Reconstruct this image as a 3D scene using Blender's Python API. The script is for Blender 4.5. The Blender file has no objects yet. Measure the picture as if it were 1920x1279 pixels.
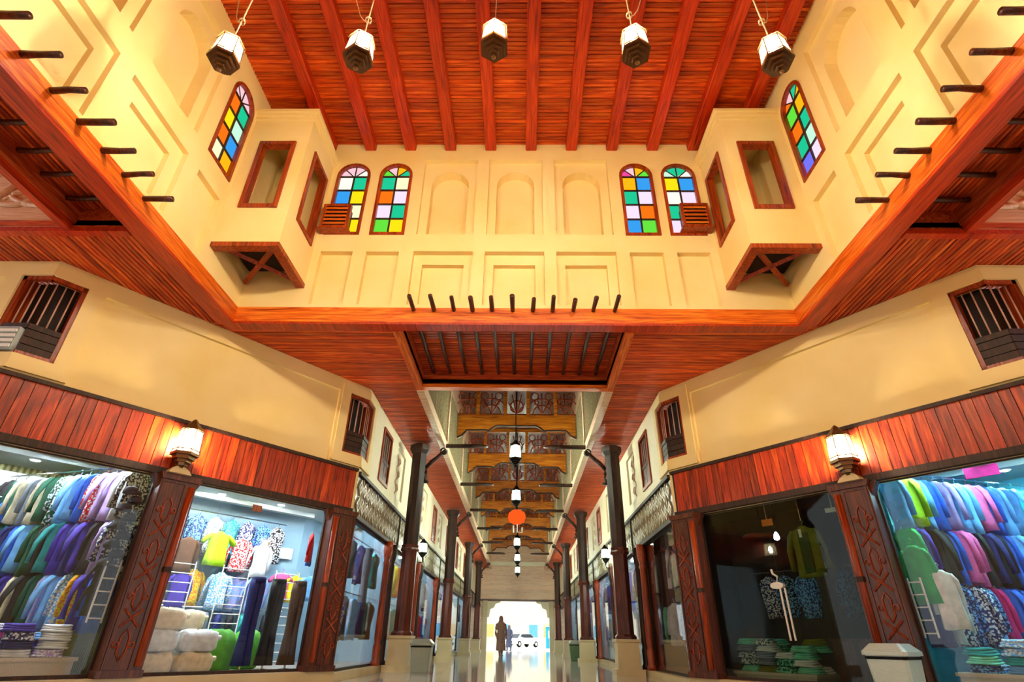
import bpy, math, random
from math import sin, cos, pi, radians
from mathutils import Vector, Matrix
from mathutils.geometry import tessellate_polygon
random.seed(7)
SC = bpy.context.scene
COL = SC.collection

# ------------------------------------------------------------------ camera
def make_camera():
    f, pitch, yaw, roll, xc = 1003.09, radians(29.287), radians(1.158), radians(0.938), 0.132
    def ray(u, v):
        X, Y = u - 960, 640 - v
        px, py = X*cos(roll) - Y*sin(roll), X*sin(roll) + Y*cos(roll)
        fw, up = f*cos(pitch) - py*sin(pitch), f*sin(pitch) + py*cos(pitch)
        return Vector((px*cos(yaw) - fw*sin(yaw), px*sin(yaw) + fw*cos(yaw), up))
    fwd = ray(960, 640).normalized()
    right = (ray(1060, 640) - ray(860, 640)).normalized()
    up = right.cross(fwd)
    cd = bpy.data.cameras.new('camera')
    cd.sensor_width = 36.0
    cd.lens = f/1920*36.0
    cd.clip_start, cd.clip_end = 0.05, 300
    co = bpy.data.objects.new('camera', cd)
    m = Matrix((right, up, -fwd)).transposed().to_4x4()
    m.translation = Vector((xc, 0, 0.6))
    co.matrix_world = m
    COL.objects.link(co)
    SC.camera = co
make_camera()

# ------------------------------------------------------------------ sky, exposure
w = bpy.data.worlds.new('sky')
SC.world = w
w.use_nodes = True
w.node_tree.nodes['Background'].inputs[0].default_value = (0.93, 0.97, 1.0, 1)
w.node_tree.nodes['Background'].inputs[1].default_value = 1.5
SC.view_settings.view_transform = 'Standard'
SC.view_settings.look = 'None'
SC.view_settings.exposure = 0.5
SC.view_settings.gamma = 1.0
SC.view_settings.use_curve_mapping = False
SC.cycles.max_bounces = 6
SC.cycles.diffuse_bounces = 4
SC.cycles.glossy_bounces = 3
SC.cycles.transparent_max_bounces = 8
SC.cycles.use_light_tree = False
SC.cycles.caustics_reflective = False
SC.cycles.caustics_refractive = False
SC.cycles.use_adaptive_sampling = False
SC.cycles.sampling_pattern = 'TABULATED_SOBOL'
SC.cycles.sample_clamp_indirect = 6.0
LAMP, WLAMP, CLAMP, SPOT = 2050.0, 1100.0, 2300.0, 420.0      # bulb strengths

# ------------------------------------------------------------------ mesh helpers
class MB:
    def __init__(self, M=None):
        self.v, self.f, self.M = [], [], M
    def add(self, vs, fs):
        b = len(self.v)
        if self.M is not None:
            vs = [self.M @ Vector(p) for p in vs]
        self.v += [tuple(p) for p in vs]
        self.f += [tuple(b + i for i in q) for q in fs]
        return self
    def box(self, x0, x1, y0, y1, z0, z1, R=None):
        vs = [Vector((x, y, z)) for x in (x0, x1) for y in (y0, y1) for z in (z0, z1)]
        if R is not None:
            c = Vector(((x0+x1)/2, (y0+y1)/2, (z0+z1)/2))
            vs = [c + R @ (p - c) for p in vs]
        return self.add(vs, [(0,1,3,2),(4,6,7,5),(0,4,5,1),(2,3,7,6),(0,2,6,4),(1,5,7,3)])
    def prism(self, poly, y0, y1):
        """polygon in x,z extruded along y"""
        n = len(poly)
        vs = [(x, y0, z) for x, z in poly] + [(x, y1, z) for x, z in poly]
        fs = [tuple(range(n)), tuple(range(2*n-1, n-1, -1))]
        fs += [(i, (i+1) % n, (i+1) % n + n, i + n) for i in range(n)]
        return self.add(vs, fs)
    def ring(self, outer, inner, y0, y1):
        """frame between two polygons with the same count, in x,z, extruded along y"""
        n = len(outer)
        vs = []
        for y in (y0, y1):
            vs += [(x, y, z) for x, z in outer] + [(x, y, z) for x, z in inner]
        fs = []
        for i in range(n):
            j = (i+1) % n
            fs += [(i, j, n+j, n+i), (2*n+i, 3*n+i, 3*n+j, 2*n+j), (i, 2*n+i, 2*n+j, j), (n+i, n+j, 3*n+j, 3*n+i)]
        return self.add(vs, fs)
    def tube(self, pts, r, n=8, flat=1.0):
        pts = [Vector(p) for p in pts]
        rs = r if isinstance(r, (list, tuple)) else [r]*len(pts)
        rings = []
        for i, p in enumerate(pts):
            d = (pts[min(i+1, len(pts)-1)] - pts[max(i-1, 0)])
            d = d.normalized() if d.length > 1e-9 else Vector((0, 0, 1))
            a = d.cross(Vector((0, 0, 1)))
            if a.length < 1e-3:
                a = d.cross(Vector((0, 1, 0)))
            a.normalize()
            b = d.cross(a)
            rings.append([p + a*cos(2*pi*k/n)*rs[i] + b*sin(2*pi*k/n)*rs[i]*flat for k in range(n)])
        return self.loft(rings)
    def loft(self, rings, caps=True):
        n = len(rings[0])
        vs = [p for q in rings for p in q]
        fs = []
        for i in range(len(rings)-1):
            for k in range(n):
                a, b = i*n+k, i*n+(k+1) % n
                fs.append((a, b, b+n, a+n))
        if caps:
            fs += [tuple(range(n-1, -1, -1)), tuple(range((len(rings)-1)*n, len(rings)*n))]
        return self.add(vs, fs)
    def lathe(self, prof, n=16, c=(0, 0, 0), ph=0.0):
        return self.loft([[(c[0]+r*cos(2*pi*k/n+ph), c[1]+r*sin(2*pi*k/n+ph), c[2]+z) for k in range(n)] for r, z in prof])
    def mesh(self, name, smooth=False):
        me = bpy.data.meshes.new(name)
        me.from_pydata(self.v, [], self.f)
        if smooth:
            me.polygons.foreach_set('use_smooth', [True]*len(me.polygons))
        me.update()
        return me
    def build(self, name, mat, parent=None, smooth=False, kind=None):
        return obj(name, self.mesh(name, smooth), mat, parent, kind=kind)

def obj(name, me, mat, parent=None, loc=None, rz=None, kind=None):
    o = bpy.data.objects.new(name, me)
    COL.objects.link(o)
    if mat is not None:
        if not me.materials:
            me.materials.append(mat)
        elif me.materials[0] is not mat:
            o.material_slots[0].link = 'OBJECT'
            o.material_slots[0].material = mat
    if parent is not None:
        o.parent = parent
    if loc is not None:
        o.location = loc
    if rz is not None:
        o.rotation_euler = (0, 0, rz) if not isinstance(rz, tuple) else rz
    if kind:
        o['kind'] = kind
    return o
def tag(o, label, cat, group=None):
    o['label'] = label
    o['category'] = cat
    if group:
        o['group'] = group
    return o
def thing(name, label, cat, loc=(0, 0, 0), rz=0.0, group=None):
    o = bpy.data.objects.new(name, None)
    o.empty_display_size = 0.1
    COL.objects.link(o)
    o.location = loc
    o.rotation_euler = (0, 0, rz)
    return tag(o, label, cat, group)
def dup(root, loc, rz, label, group=None):
    r = root.copy()
    COL.objects.link(r)
    r.location = loc
    r.rotation_euler = (0, 0, rz)
    r['label'] = label
    if group:
        r['group'] = group
    for ch in list(root.children):
        c = ch.copy()
        COL.objects.link(c)
        c.parent = r
        for g in list(ch.children):
            e = g.copy()
            COL.objects.link(e)
            e.parent = c
    return r
def structure(name, mb, mat, label=None, smooth=False):
    o = mb.build(name, mat, None, smooth, 'structure')
    if label:
        o['label'] = label
    return o

# ------------------------------------------------------------------ materials
def S(r, g, b):
    f = lambda c: (c/255/12.92 if c/255 <= 0.04045 else ((c/255+0.055)/1.055)**2.4)
    return (f(r), f(g), f(b), 1.0)
MATS = {}
def base_mat(name):
    m = bpy.data.materials.new(name)
    m.use_nodes = True
    nt = m.node_tree
    return m, nt, nt.nodes['Principled BSDF'], nt.links
def N(nt, t, **kw):
    n = nt.nodes.new(t)
    for k, v in kw.items():
        setattr(n, k, v)
    return n
def coords(nt, scale, rnd=True):
    tc = N(nt, 'ShaderNodeTexCoord')
    mp = N(nt, 'ShaderNodeMapping')
    mp.inputs['Scale'].default_value = scale
    nt.links.new(tc.outputs['Object'], mp.inputs['Vector'])
    oi = None
    if rnd:
        oi = N(nt, 'ShaderNodeObjectInfo')
        mu = N(nt, 'ShaderNodeMath', operation='MULTIPLY')
        mu.inputs[1].default_value = 57.0
        nt.links.new(oi.outputs['Random'], mu.inputs[0])
        nt.links.new(mu.outputs[0], mp.inputs['Location'])
    return mp, oi
def ramp(nt, stops):
    r = N(nt, 'ShaderNodeValToRGB')
    e = r.color_ramp.elements
    e[0].position, e[0].color = stops[0]
    e[1].position, e[1].color = stops[-1]
    for p, c in stops[1:-1]:
        q = e.new(p)
        q.color = c
    return r
def wood(name, dark, mid, light, axis='x', rough=0.38, var=0.35, grain=16.0, long=0.9):
    m, nt, bs, L = base_mat(name)
    sc = {'x': (long, grain, grain), 'y': (grain, long, grain), 'z': (grain, grain, long)}[axis]
    mp, oi = coords(nt, sc)
    n1 = N(nt, 'ShaderNodeTexNoise')
    n1.inputs['Scale'].default_value = 1.6
    n1.inputs['Detail'].default_value = 7
    n1.inputs['Distortion'].default_value = 1.2
    L.new(mp.outputs[0], n1.inputs['Vector'])
    r = ramp(nt, [(0.28, dark), (0.5, mid), (0.72, light)])
    L.new(n1.outputs['Fac'], r.inputs[0])
    hv = N(nt, 'ShaderNodeHueSaturation')
    mr = N(nt, 'ShaderNodeMapRange')
    mr.inputs['To Min'].default_value = 1 - var
    mr.inputs['To Max'].default_value = 1 + var
    L.new(oi.outputs['Random'], mr.inputs['Value'])
    L.new(mr.outputs[0], hv.inputs['Value'])
    L.new(r.outputs[0], hv.inputs['Color'])
    L.new(hv.outputs[0], bs.inputs['Base Color'])
    bs.inputs['Roughness'].default_value = rough
    bp = N(nt, 'ShaderNodeBump')
    bp.inputs['Strength'].default_value = 0.15
    bp.inputs['Distance'].default_value = 0.01
    L.new(n1.outputs['Fac'], bp.inputs['Height'])
    L.new(bp.outputs[0], bs.inputs['Normal'])
    MATS[name] = m
    return m
def plaster(name, c1, c2, rough=0.6):
    m, nt, bs, L = base_mat(name)
    mp, _ = coords(nt, (1, 1, 1), False)
    n1 = N(nt, 'ShaderNodeTexNoise')
    n1.inputs['Scale'].default_value = 0.9
    n1.inputs['Detail'].default_value = 5
    L.new(mp.outputs[0], n1.inputs['Vector'])
    r = ramp(nt, [(0.3, c1), (0.7, c2)])
    L.new(n1.outputs['Fac'], r.inputs[0])
    L.new(r.outputs[0], bs.inputs['Base Color'])
    bs.inputs['Roughness'].default_value = rough
    return m
def plain(name, c, rough=0.5, metal=0.0, noise=0.12, scale=25.0):
    m, nt, bs, L = base_mat(name)
    mp, _ = coords(nt, (scale,)*3, True)
    n1 = N(nt, 'ShaderNodeTexNoise')
    n1.inputs['Detail'].default_value = 4
    L.new(mp.outputs[0], n1.inputs['Vector'])
    lo = tuple(x*(1-noise*1.5) for x in c[:3]) + (1,)
    hi = tuple(min(1, x*(1+noise)) for x in c[:3]) + (1,)
    r = ramp(nt, [(0.3, lo), (0.7, hi)])
    L.new(n1.outputs['Fac'], r.inputs[0])
    L.new(r.outputs[0], bs.inputs['Base Color'])
    bs.inputs['Roughness'].default_value = rough
    bs.inputs['Metallic'].default_value = metal
    return m
def emit(name, c, strength, mixt=0.0, lamp=True):
    m = bpy.data.materials.new(name)
    if not lamp:
        m.cycles.emission_sampling = 'NONE'
    m.use_nodes = True
    nt = m.node_tree
    nt.nodes.remove(nt.nodes['Principled BSDF'])
    e = N(nt, 'ShaderNodeEmission')
    e.inputs[0].default_value = c
    e.inputs[1].default_value = strength
    out = nt.nodes['Material Output']
    if mixt:
        t = N(nt, 'ShaderNodeBsdfTransparent')
        x = N(nt, 'ShaderNodeMixShader')
        x.inputs[0].default_value = mixt
        nt.links.new(e.outputs[0], x.inputs[1])
        nt.links.new(t.outputs[0], x.inputs[2])
        nt.links.new(x.outputs[0], out.inputs[0])
    else:
        nt.links.new(e.outputs[0], out.inputs[0])
    return m
def glass(name, tint=(1, 1, 1, 1), refl=0.9):
    m = bpy.data.materials.new(name)
    m.use_nodes = True
    nt = m.node_tree
    nt.nodes.remove(nt.nodes['Principled BSDF'])
    t = N(nt, 'ShaderNodeBsdfTransparent')
    t.inputs[0].default_value = tint
    g = N(nt, 'ShaderNodeBsdfGlossy')
    g.inputs['Roughness'].default_value = 0.02
    fr = N(nt, 'ShaderNodeFresnel')
    fr.inputs[0].default_value = 1.5
    mu = N(nt, 'ShaderNodeMath', operation='MULTIPLY')
    mu.inputs[1].default_value = refl
    x = N(nt, 'ShaderNodeMixShader')
    nt.links.new(fr.outputs[0], mu.inputs[0])
    nt.links.new(mu.outputs[0], x.inputs[0])
    nt.links.new(t.outputs[0], x.inputs[1])
    nt.links.new(g.outputs[0], x.inputs[2])
    nt.links.new(x.outputs[0], nt.nodes['Material Output'].inputs[0])
    return m
def marble(name, c1, c2, tile, rough):
    m, nt, bs, L = base_mat(name)
    tc = N(nt, 'ShaderNodeTexCoord')
    n1 = N(nt, 'ShaderNodeTexNoise')
    n1.inputs['Scale'].default_value = 1.7
    n1.inputs['Detail'].default_value = 9
    n1.inputs['Distortion'].default_value = 1.5
    L.new(tc.outputs['Object'], n1.inputs['Vector'])
    r = ramp(nt, [(0.35, c1), (0.65, c2)])
    L.new(n1.outputs['Fac'], r.inputs[0])
    bk = N(nt, 'ShaderNodeTexBrick')
    bk.offset = 0.0
    bk.inputs['Scale'].default_value = 1.0
    bk.inputs['Brick Width'].default_value = tile
    bk.inputs['Row Height'].default_value = tile
    bk.inputs['Mortar Size'].default_value = 0.006
    bk.inputs['Mortar'].default_value = (0.22, 0.2, 0.17, 1)
    L.new(tc.outputs['Object'], bk.inputs['Vector'])
    hv = N(nt, 'ShaderNodeHueSaturation')
    hv.inputs['Value'].default_value = 0.88
    L.new(r.outputs[0], hv.inputs['Color'])
    L.new(r.outputs[0], bk.inputs['Color1'])
    L.new(hv.outputs[0], bk.inputs['Color2'])
    L.new(bk.outputs['Color'], bs.inputs['Base Color'])
    bs.inputs['Roughness'].default_value = rough
    return m

CREAM = plaster('cream_plaster', S(238, 208, 134), S(248, 224, 164))
CREAM2 = plaster('pale_plaster', S(240, 226, 190), S(248, 238, 212))
STONE = plaster('cream_stone', S(200, 180, 138), S(226, 206, 160), 0.4)
W_CEIL = wood('ceiling_wood', S(142, 36, 5), S(200, 70, 11), S(230, 110, 28), 'x', var=0.3, grain=10)
W_BEAM = wood('beam_wood', S(122, 20, 3), S(184, 42, 5), S(214, 70, 12), 'y', var=0.12)
W_SOFX = wood('soffit_wood_cross', S(116, 26, 5), S(200, 68, 14), S(238, 124, 40), 'x', var=0.3, rough=.5)
W_SOFY = wood('soffit_wood_along', S(112, 26, 6), S(190, 64, 16), S(232, 118, 42), 'y', var=0.3, rough=.5)
W_FASX = wood('fascia_wood_cross', S(150, 46, 6), S(220, 100, 16), S(246, 150, 44), 'x', var=0.1)
W_FASY = wood('fascia_wood_along', S(150, 46, 6), S(220, 96, 16), S(244, 144, 40), 'y', var=0.1)
W_SHOP = wood('shop_board_wood', S(84, 14, 3), S(166, 44, 6), S(214, 86, 18), 'z', var=0.3, grain=9)
W_PIL = wood('carved_wood', S(44, 14, 5), S(84, 34, 12), S(122, 56, 22), 'z', var=0.1)
W_DARK = wood('dark_wood', S(22, 9, 4), S(46, 20, 9), S(78, 36, 16), 'z', var=0.15, rough=.6)
W_COL = wood('column_wood', S(48, 15, 6), S(86, 32, 13), S(120, 52, 24), 'z', var=0.1)
W_POLE = wood('pole_wood', S(30, 10, 4), S(66, 24, 8), S(110, 46, 18), 'y', var=0.2)
W_FRAME = wood('frame_wood', S(90, 22, 4), S(150, 50, 10), S(190, 84, 24), 'z', var=0.1)
W_PALE = wood('pale_carved_wood', S(206, 156, 122), S(234, 194, 160), S(246, 220, 194), 'x', rough=0.5, var=0.06)
W_TRUSS = wood('truss_wood', S(120, 50, 8), S(196, 106, 20), S(228, 150, 44), 'x', var=0.1)
W_LATT = wood('lattice_wood', S(120, 104, 76), S(160, 146, 112), S(196, 186, 154), 'z', var=0.1)
W_SIGN = wood('sign_lattice_wood', S(70, 56, 46), S(110, 94, 82), S(150, 134, 120), 'z', var=0.1)
W_END = wood('peach_board_wood', S(222, 170, 138), S(244, 204, 172), S(250, 226, 200), 'x', rough=0.5, var=0.06)
IRON = plain('black_iron', S(26, 20, 18), 0.35, 0.8)
BRONZE = plain('bronze_metal', S(120, 84, 52), 0.3, 0.8)
STEEL = plain('chrome_steel', S(214, 216, 220), 0.18, 1.0)
WHITE = plain('white_plastic', S(232, 232, 228), 0.4)
CORD = plain('pale_cord', S(226, 200, 160), 0.6)
MARBLE = marble('marble_floor', S(196, 192, 180), S(232, 228, 216), 0.6, 0.07)
GLASS = glass('shop_glass', refl=.45)
GLASS_D = glass('dim_shop_glass', (0.75, 0.8, 0.75, 1), .3)
BULB = emit('bulb_glow', (1.0, 0.86, 0.60, 1), LAMP)
BULB_LOW = emit('dim_bulb_glow', (1.0, 0.86, 0.60, 1), LAMP*.3)
WBULB = emit('wall_bulb_glow', (1.0, 0.84, 0.55, 1), WLAMP)
CBULB = emit('corridor_bulb_glow', (0.86, 1.0, 0.78, 1), CLAMP)
LGLASS = emit('lantern_glass', (1.0, 0.84, 0.45, 1), 9.0, 0.5, False)
CGLASS = emit('green_lantern_glass', (0.62, 1.0, 0.74, 1), 4.0, 0.5, False)
SPOTM = emit('shop_spot', (0.80, 0.93, 1.0, 1), SPOT)

# ------------------------------------------------------------------ the place: measures in metres
XA, YF, YB, ZS, ZC = 4.52, 7.29, -1.09, 5.0, 9.12      # upper hall half width, front and back wall, soffit, ceiling
XO, YO1, YO2 = 1.81, 7.44, 9.59                        # opening over the front passage
SX1, SX2, SY1, SY2 = 4.72, 5.44, 1.18, 5.02            # openings over the side passages
XW, YEND = 2.9, 40.0                                   # passage wall, far end
ZR = 7.65                                              # raised roof over the passages
A2, B2 = Vector((6.1, 5.72)), Vector((2.9, 9.88))
T2 = (B2 - A2).normalized()
LD = (B2 - A2).length
def frame_front():
    return Matrix(((1, 0, 0, 0), (0, 1, 0, YF), (0, 0, 1, 0), (0, 0, 0, 1)))
def frame_side(side, X):
    """x runs along +Y, y goes into the wall"""
    return Matrix(((0, side, 0, side*X), (1, 0, 0, 0), (0, 0, 1, 0), (0, 0, 0, 1)))
def frame_diag(side):
    """s along the slanting shop wall, d into the shop"""
    t, n = (side*T2.x, T2.y), (side*T2.y, -T2.x)
    return Matrix(((t[0], n[0], 0, side*A2.x), (t[1], n[1], 0, A2.y), (0, 0, 1, 0), (0, 0, 0, 1)))
def PD(side, s, d, z):
    return frame_diag(side) @ Vector((s, d, z))
def diag_angle(side):
    t = frame_diag(side).to_3x3() @ Vector((1, 0, 0))
    return math.atan2(t.y, t.x)

def rect(x0, x1, z0, z1):
    return [(x0, z0), (x1, z0), (x1, z1), (x0, z1)]
def arch(x0, x1, z0, z1, n=12):
    r = (x1 - x0)/2
    c = (x0 + x1)/2
    return [(x0, z0), (x1, z0)] + [(c + r*cos(pi*k/n), z1 - r + r*sin(pi*k/n)) for k in range(n+1)]
def panel_face(mb, outline, holes, off):
    loops = [outline] + [h['poly'] for h in holes]
    flat = [p for l in loops for p in l]
    tris = tessellate_polygon([[Vector((x, z, 0)) for x, z in l] for l in loops])
    mb.add([(x, off, z) for x, z in flat], [tuple(t) for t in tris])
    for h in holes:
        p, n, d1 = h['poly'], len(h['poly']), off + h['depth']
        mb.add([(x, off, z) for x, z in p] + [(x, d1, z) for x, z in p], [(i, (i+1) % n, (i+1) % n + n, i+n) for i in range(n)])
        if h.get('back', True):
            panel_face(mb, p, h.get('holes', []), d1)
def H(poly, depth, holes=(), back=True):
    return dict(poly=poly, depth=depth, holes=list(holes), back=back)

# ---- floor, kerbs, ground outside
structure('floor', MB().add([(-12, -8, 0), (12, -8, 0), (12, YEND+0.4, 0), (-12, YEND+0.4, 0)], [(0, 1, 2, 3)]), MARBLE, 'polished pale marble floor of the passage')

# ---- upper hall walls
def bay_holes(c, dbl_w=1.03):
    """three niches above three stepped panels around centre c"""
    hs = []
    for k in (-1, 0, 1):
        x = c + k*1.235
        hs.append(H(rect(x-.505, x+.505, 6.84, 8.70), .10, [H(arch(x-.35, x+.35, 6.88, 8.47), .2)]))
        hs.append(H(rect(x-.515, x+.515, 5.36, 6.46), .11, [H(rect(x-.36, x+.36, 5.36+.012, 6.25), .10)]))
    return hs
WIN_FRONT = [(-3.38, -2.75), (-2.57, -1.95), (1.95, 2.57), (2.73, 3.37)]
hs = bay_holes(0)
for x0, x1 in WIN_FRONT:
    hs.append(H(arch(x0, x1, 6.82, 8.58), .2, back=False))
for x0, x1 in ((-3.36, -2.80), (-2.57, -2.0), (1.98, 2.56), (2.79, 3.36)):
    hs.append(H(rect(x0, x1, 5.36, 6.45), .11))
mb = MB(frame_front())
panel_face(mb, rect(-XA, XA, ZS, ZC+.1), hs, 0)
structure('wall_front', mb, CREAM, 'cream plaster wall with arched niches and stepped panels')
mb = MB(Matrix(((1, 0, 0, 0), (0, -1, 0, YB), (0, 0, 1, 0), (0, 0, 0, 1))))
panel_face(mb, rect(-XA, XA, ZS, ZC+.1), bay_holes(0), 0)
structure('wall_back', mb, CREAM)
CY = (YF + YB)/2
WIN_SIDE = (5.45, 6.10)
for side, nm in ((-1, 'wall_left'), (1, 'wall_right')):
    hs = []
    for k in (1, 0, -1):
        x = 4.57 - (1-k)*1.46
        hs.append(H(rect(x-.59, x+.59, 6.86, 8.72), .08, [H(arch(x-.42, x+.42, 6.91, 8.46), .2)]))
        hs.append(H(rect(x-.6, x+.6, 5.38, 6.46), .08, [H(rect(x-.4, x+.4, 5.392, 6.23), .075)]))
    for x0, x1 in (WIN_SIDE, (2*CY-6.10, 2*CY-5.45)):
        hs.append(H(rect(x0, x1-.03, 5.38, 6.46), .09))
    hs.append(H(arch(WIN_SIDE[0], WIN_SIDE[1], 6.87, 8.68), .2, back=False))
    mb = MB(frame_side(side, XA))
    panel_face(mb, rect(YB, YF, ZS, ZC+.1), hs, 0)
    structure(nm, mb, CREAM, 'cream plaster side wall with stepped panels and a tall niche')

# ---- upper ceiling: boards across, beams along
mb = MB().box(-XA-.1, XA+.1, YB-.1, YF+.1, ZC+.02, ZC+.12)
ceil = structure('ceiling', mb, W_CEIL, 'red brown board ceiling with heavy beams')
pw = 0.075

m_ = MB()
m_.M = Matrix(((0, 1, 0, 0), (1, 0, 0, 0), (0, 0, 1, 0), (0, 0, 0, 1)))
m_.prism([(0.001, .024), (.010, .020), (.014, 0), (pw-.014, 0), (pw-.010, .020), (pw-.001, .024)], -XA, XA)
plank_me = m_.mesh('plank')
y = YB
while y < YF - .01:
    obj('plank', plank_me, W_CEIL, ceil, (0, y, ZC))
    y += pw
beam_me = MB().prism([(-.105, .02), (-.105, -.155), (-.09, -.17), (.09, -.17), (.105, -.155), (.105, .02)], YB, YF).mesh('beam')
for k in range(-5, 7):
    x = -.49 + .785*k
    if abs(x) < XA - .12:
        obj('beam', beam_me, W_BEAM, ceil, (x, 0, ZC))

# ---- lower ceiling (soffit) with boards
mb = MB()
zt = ZS + .022
for s in (-1, 1):
    xs = sorted((s*8.0, s*(XO)))
    mb.box(xs[0], xs[1], YF, YEND, zt, zt+.08)
    xs = sorted((s*12.0, s*XA))
    mb.box(xs[0], xs[1], SY2, YF, zt, zt+.08)
    mb.box(xs[0], xs[1], -8, SY1, zt, zt+.08)
    xs = sorted((s*SX1, s*XA))
    mb.box(xs[0], xs[1], SY1, SY2, zt, zt+.08)
mb.box(-XO, XO, YF, YO1, zt, zt+.08)
mb.box(-XO, XO, YO2, YO2+.16, zt, zt+.08)
mb.box(-XA, XA, -8, YB, zt, zt+.08)
sof = structure('ceiling_soffit', mb, W_SOFX, 'low boarded timber ceiling around the high hall')
def prof(wd):
    return [(0.001, .022), (.008, .018), (.012, 0), (wd-.012, 0), (wd-.008, .018), (wd-.001, .022)]
swap = Matrix(((0, 1, 0, 0), (1, 0, 0, 0), (0, 0, 1, 0), (0, 0, 0, 1)))
sw = .108
cache = {}
for s in (-1, 1):
    y = YF
    far = MB()
    while y < YEND - .1:
        if y < 9.8:                                  # reaches to just over the slanting wall
            xo = A2.x + (B2.x - A2.x)*((y + .05) - A2.y)/(B2.y - A2.y) + .2
        else:
            xo = XW + .15
        if y < 13.2:
            m = MB(Matrix.Translation((0, 0, 0)) @ swap).prism(prof(sw), *sorted((s*(XO+.14), s*xo)))
            obj('plank', m.mesh('plank'), W_SOFX, sof, (0, y, ZS))
        else:
            far.M = Matrix.Translation((0, y, ZS)) @ swap
            far.prism(prof(sw), *sorted((s*(XO+.14), s*xo)))
        y += sw
    far.M = None
    far.build('far_planks', W_SOFX, sof, kind='stuff')
    sy = .07
    pm = MB().prism(prof(sy), SY2+.1, YF).mesh('plank')
    pm2 = MB().prism(prof(sy), YF, YF+.5).mesh('plank')
    x = XA + .0
    while x < 8.2:
        yo = 7.29 if x < 5.1 else 7.0
        obj('plank', pm, W_SOFY, sof, (s*x if s > 0 else -x-sy, 0, ZS))
        x += sy

# ---- opening over the front passage: recess boards, poles, frame beams
zr = ZS + .29
mb = MB()
mb.box(-XO-.02, XO+.02, YO1-.0, YO2+.05, zr+.022, zr+.06)
for s in (-1, 1):
    mb.box(*sorted((s*XO, s*(XO+.03))), YO1, YO2, ZS, zr+.03)
mb.box(-XO, XO, YO1, YO1+.02, ZS, zr+.03)
mb.box(-XO, XO, YO2, YO2+.03, ZS, zr+.03)
rec = structure('ceiling_recess', mb, W_SOFX, 'dark red boarded recess over the passage entrance')
pm = MB(swap).prism(prof(.086), -XO, XO).mesh('plank')
for i in range(25):
    obj('plank', pm, W_SOFX, rec, (0, YO1 + i*.086, zr))
def pole(name, p0, p1, r, parent, seed):
    rnd = random.Random(seed)
    p0, p1 = Vector(p0), Vector(p1)
    n = 9
    pts, rs = [], []
    for i in range(n):
        q = p0.lerp(p1, i/(n-1))
        q += Vector((rnd.uniform(-.006, .006), rnd.uniform(-.006, .006), rnd.uniform(-.006, .006)))
        pts.append(q)
        rs.append(r*rnd.uniform(.88, 1.12))
    o = MB().tube(pts, rs, 9).build(name, W_POLE, parent, True)
    return o
for k in range(11):
    x = -1.6 + .32*k
    pole('roof_pole', (x + random.uniform(-.02, .02), 6.86 + random.uniform(-.05, .05), 5.22), (x, YO2-.02, 5.235), .036, rec, k)
for s, nm in ((-1, 'ceiling_recess_left'), (1, 'ceiling_recess_right')):
    mb = MB()
    mb.box(*sorted((s*(SX1-.03), s*(SX2+.03))), SY1, SY2, zr+.022, zr+.06)
    mb.box(*sorted((s*SX1, s*(SX1-.03))), SY1, SY2, ZS, zr+.03)
    mb.box(*sorted((s*SX1, s*SX2)), SY2, SY2+.03, ZS, zr+.03)
    mb.box(*sorted((s*(SX2-.02), s*(SX2+.03))), SY1, SY2, ZS+.05, zr+.06)
    mb.box(*sorted((s*SX1, s*SX2)), SY1-.03, SY1, ZS, zr+.03)
    r2 = structure(nm, mb, W_SOFY, 'dark boarded recess beside the hall with protruding poles')
    pm = MB().prism(prof(.06), SY1, SY2).mesh('plank')
    for i in range(12):
        obj('plank', pm, W_SOFY, r2, ((s*(SX1 + i*.06)) if s > 0 else -(SX1 + i*.06) - .06, 0, zr))
    for k, yy in enumerate((1.48, 1.85, 2.21, 2.58, 2.94, 3.30, 3.67, 4.04, 4.38, 4.77)):
        pole('roof_pole', (s*(4.11 + random.uniform(-.02, .02)), yy, 5.225), (s*(SX2-.02), yy, 5.235), .034, r2, 40+k)

# ---- fascia boards round the well
n = 0
def trim(mb, mat, label=None):
    global n
    n += 1
    return structure('trim_%d' % n, mb, mat, label)
fz0, fz1 = 4.985, 5.265
trim(MB().prism([(-XA-.0, fz0), (XA, fz0), (XA, fz1), (-XA, fz1)], YF-.05, YF), W_FASX, 'orange timber fascia under the front wall')
trim(MB().box(-XA, XA, YB, YB+.05, fz0, fz1), W_FASX)
for s in (-1, 1):
    trim(MB().box(*sorted((s*XA, s*(XA-.05))), YB, YF, fz0, fz1), W_FASY, 'orange timber fascia under the side wall')
trim(MB().box(-XA-.12, XA+.12, YF-.065, YF+.15, 4.945, 4.985), W_BEAM)
for s in (-1, 1):
    trim(MB().box(*sorted((s*(XA-.065), s*(XA+.2))), YB, YF-.065, 4.945, 4.985), W_BEAM)
    trim(MB().box(*sorted((s*XO, s*(XO+.14))), YF+.15, YO2+.16, 4.93, ZS), W_FASY)
    trim(MB().box(*sorted((s*(SX1+.02), s*9.5)), SY2, SY2+.1, 4.93, ZS), W_BEAM)
    trim(MB().box(*sorted((s*SX2, s*(SX2+.1))), SY1, SY2, 4.95, 5.12), W_BEAM)
trim(MB().box(-XO, XO, YO2, YO2+.16, 4.93, ZS+.02), W_FASX)

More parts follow.
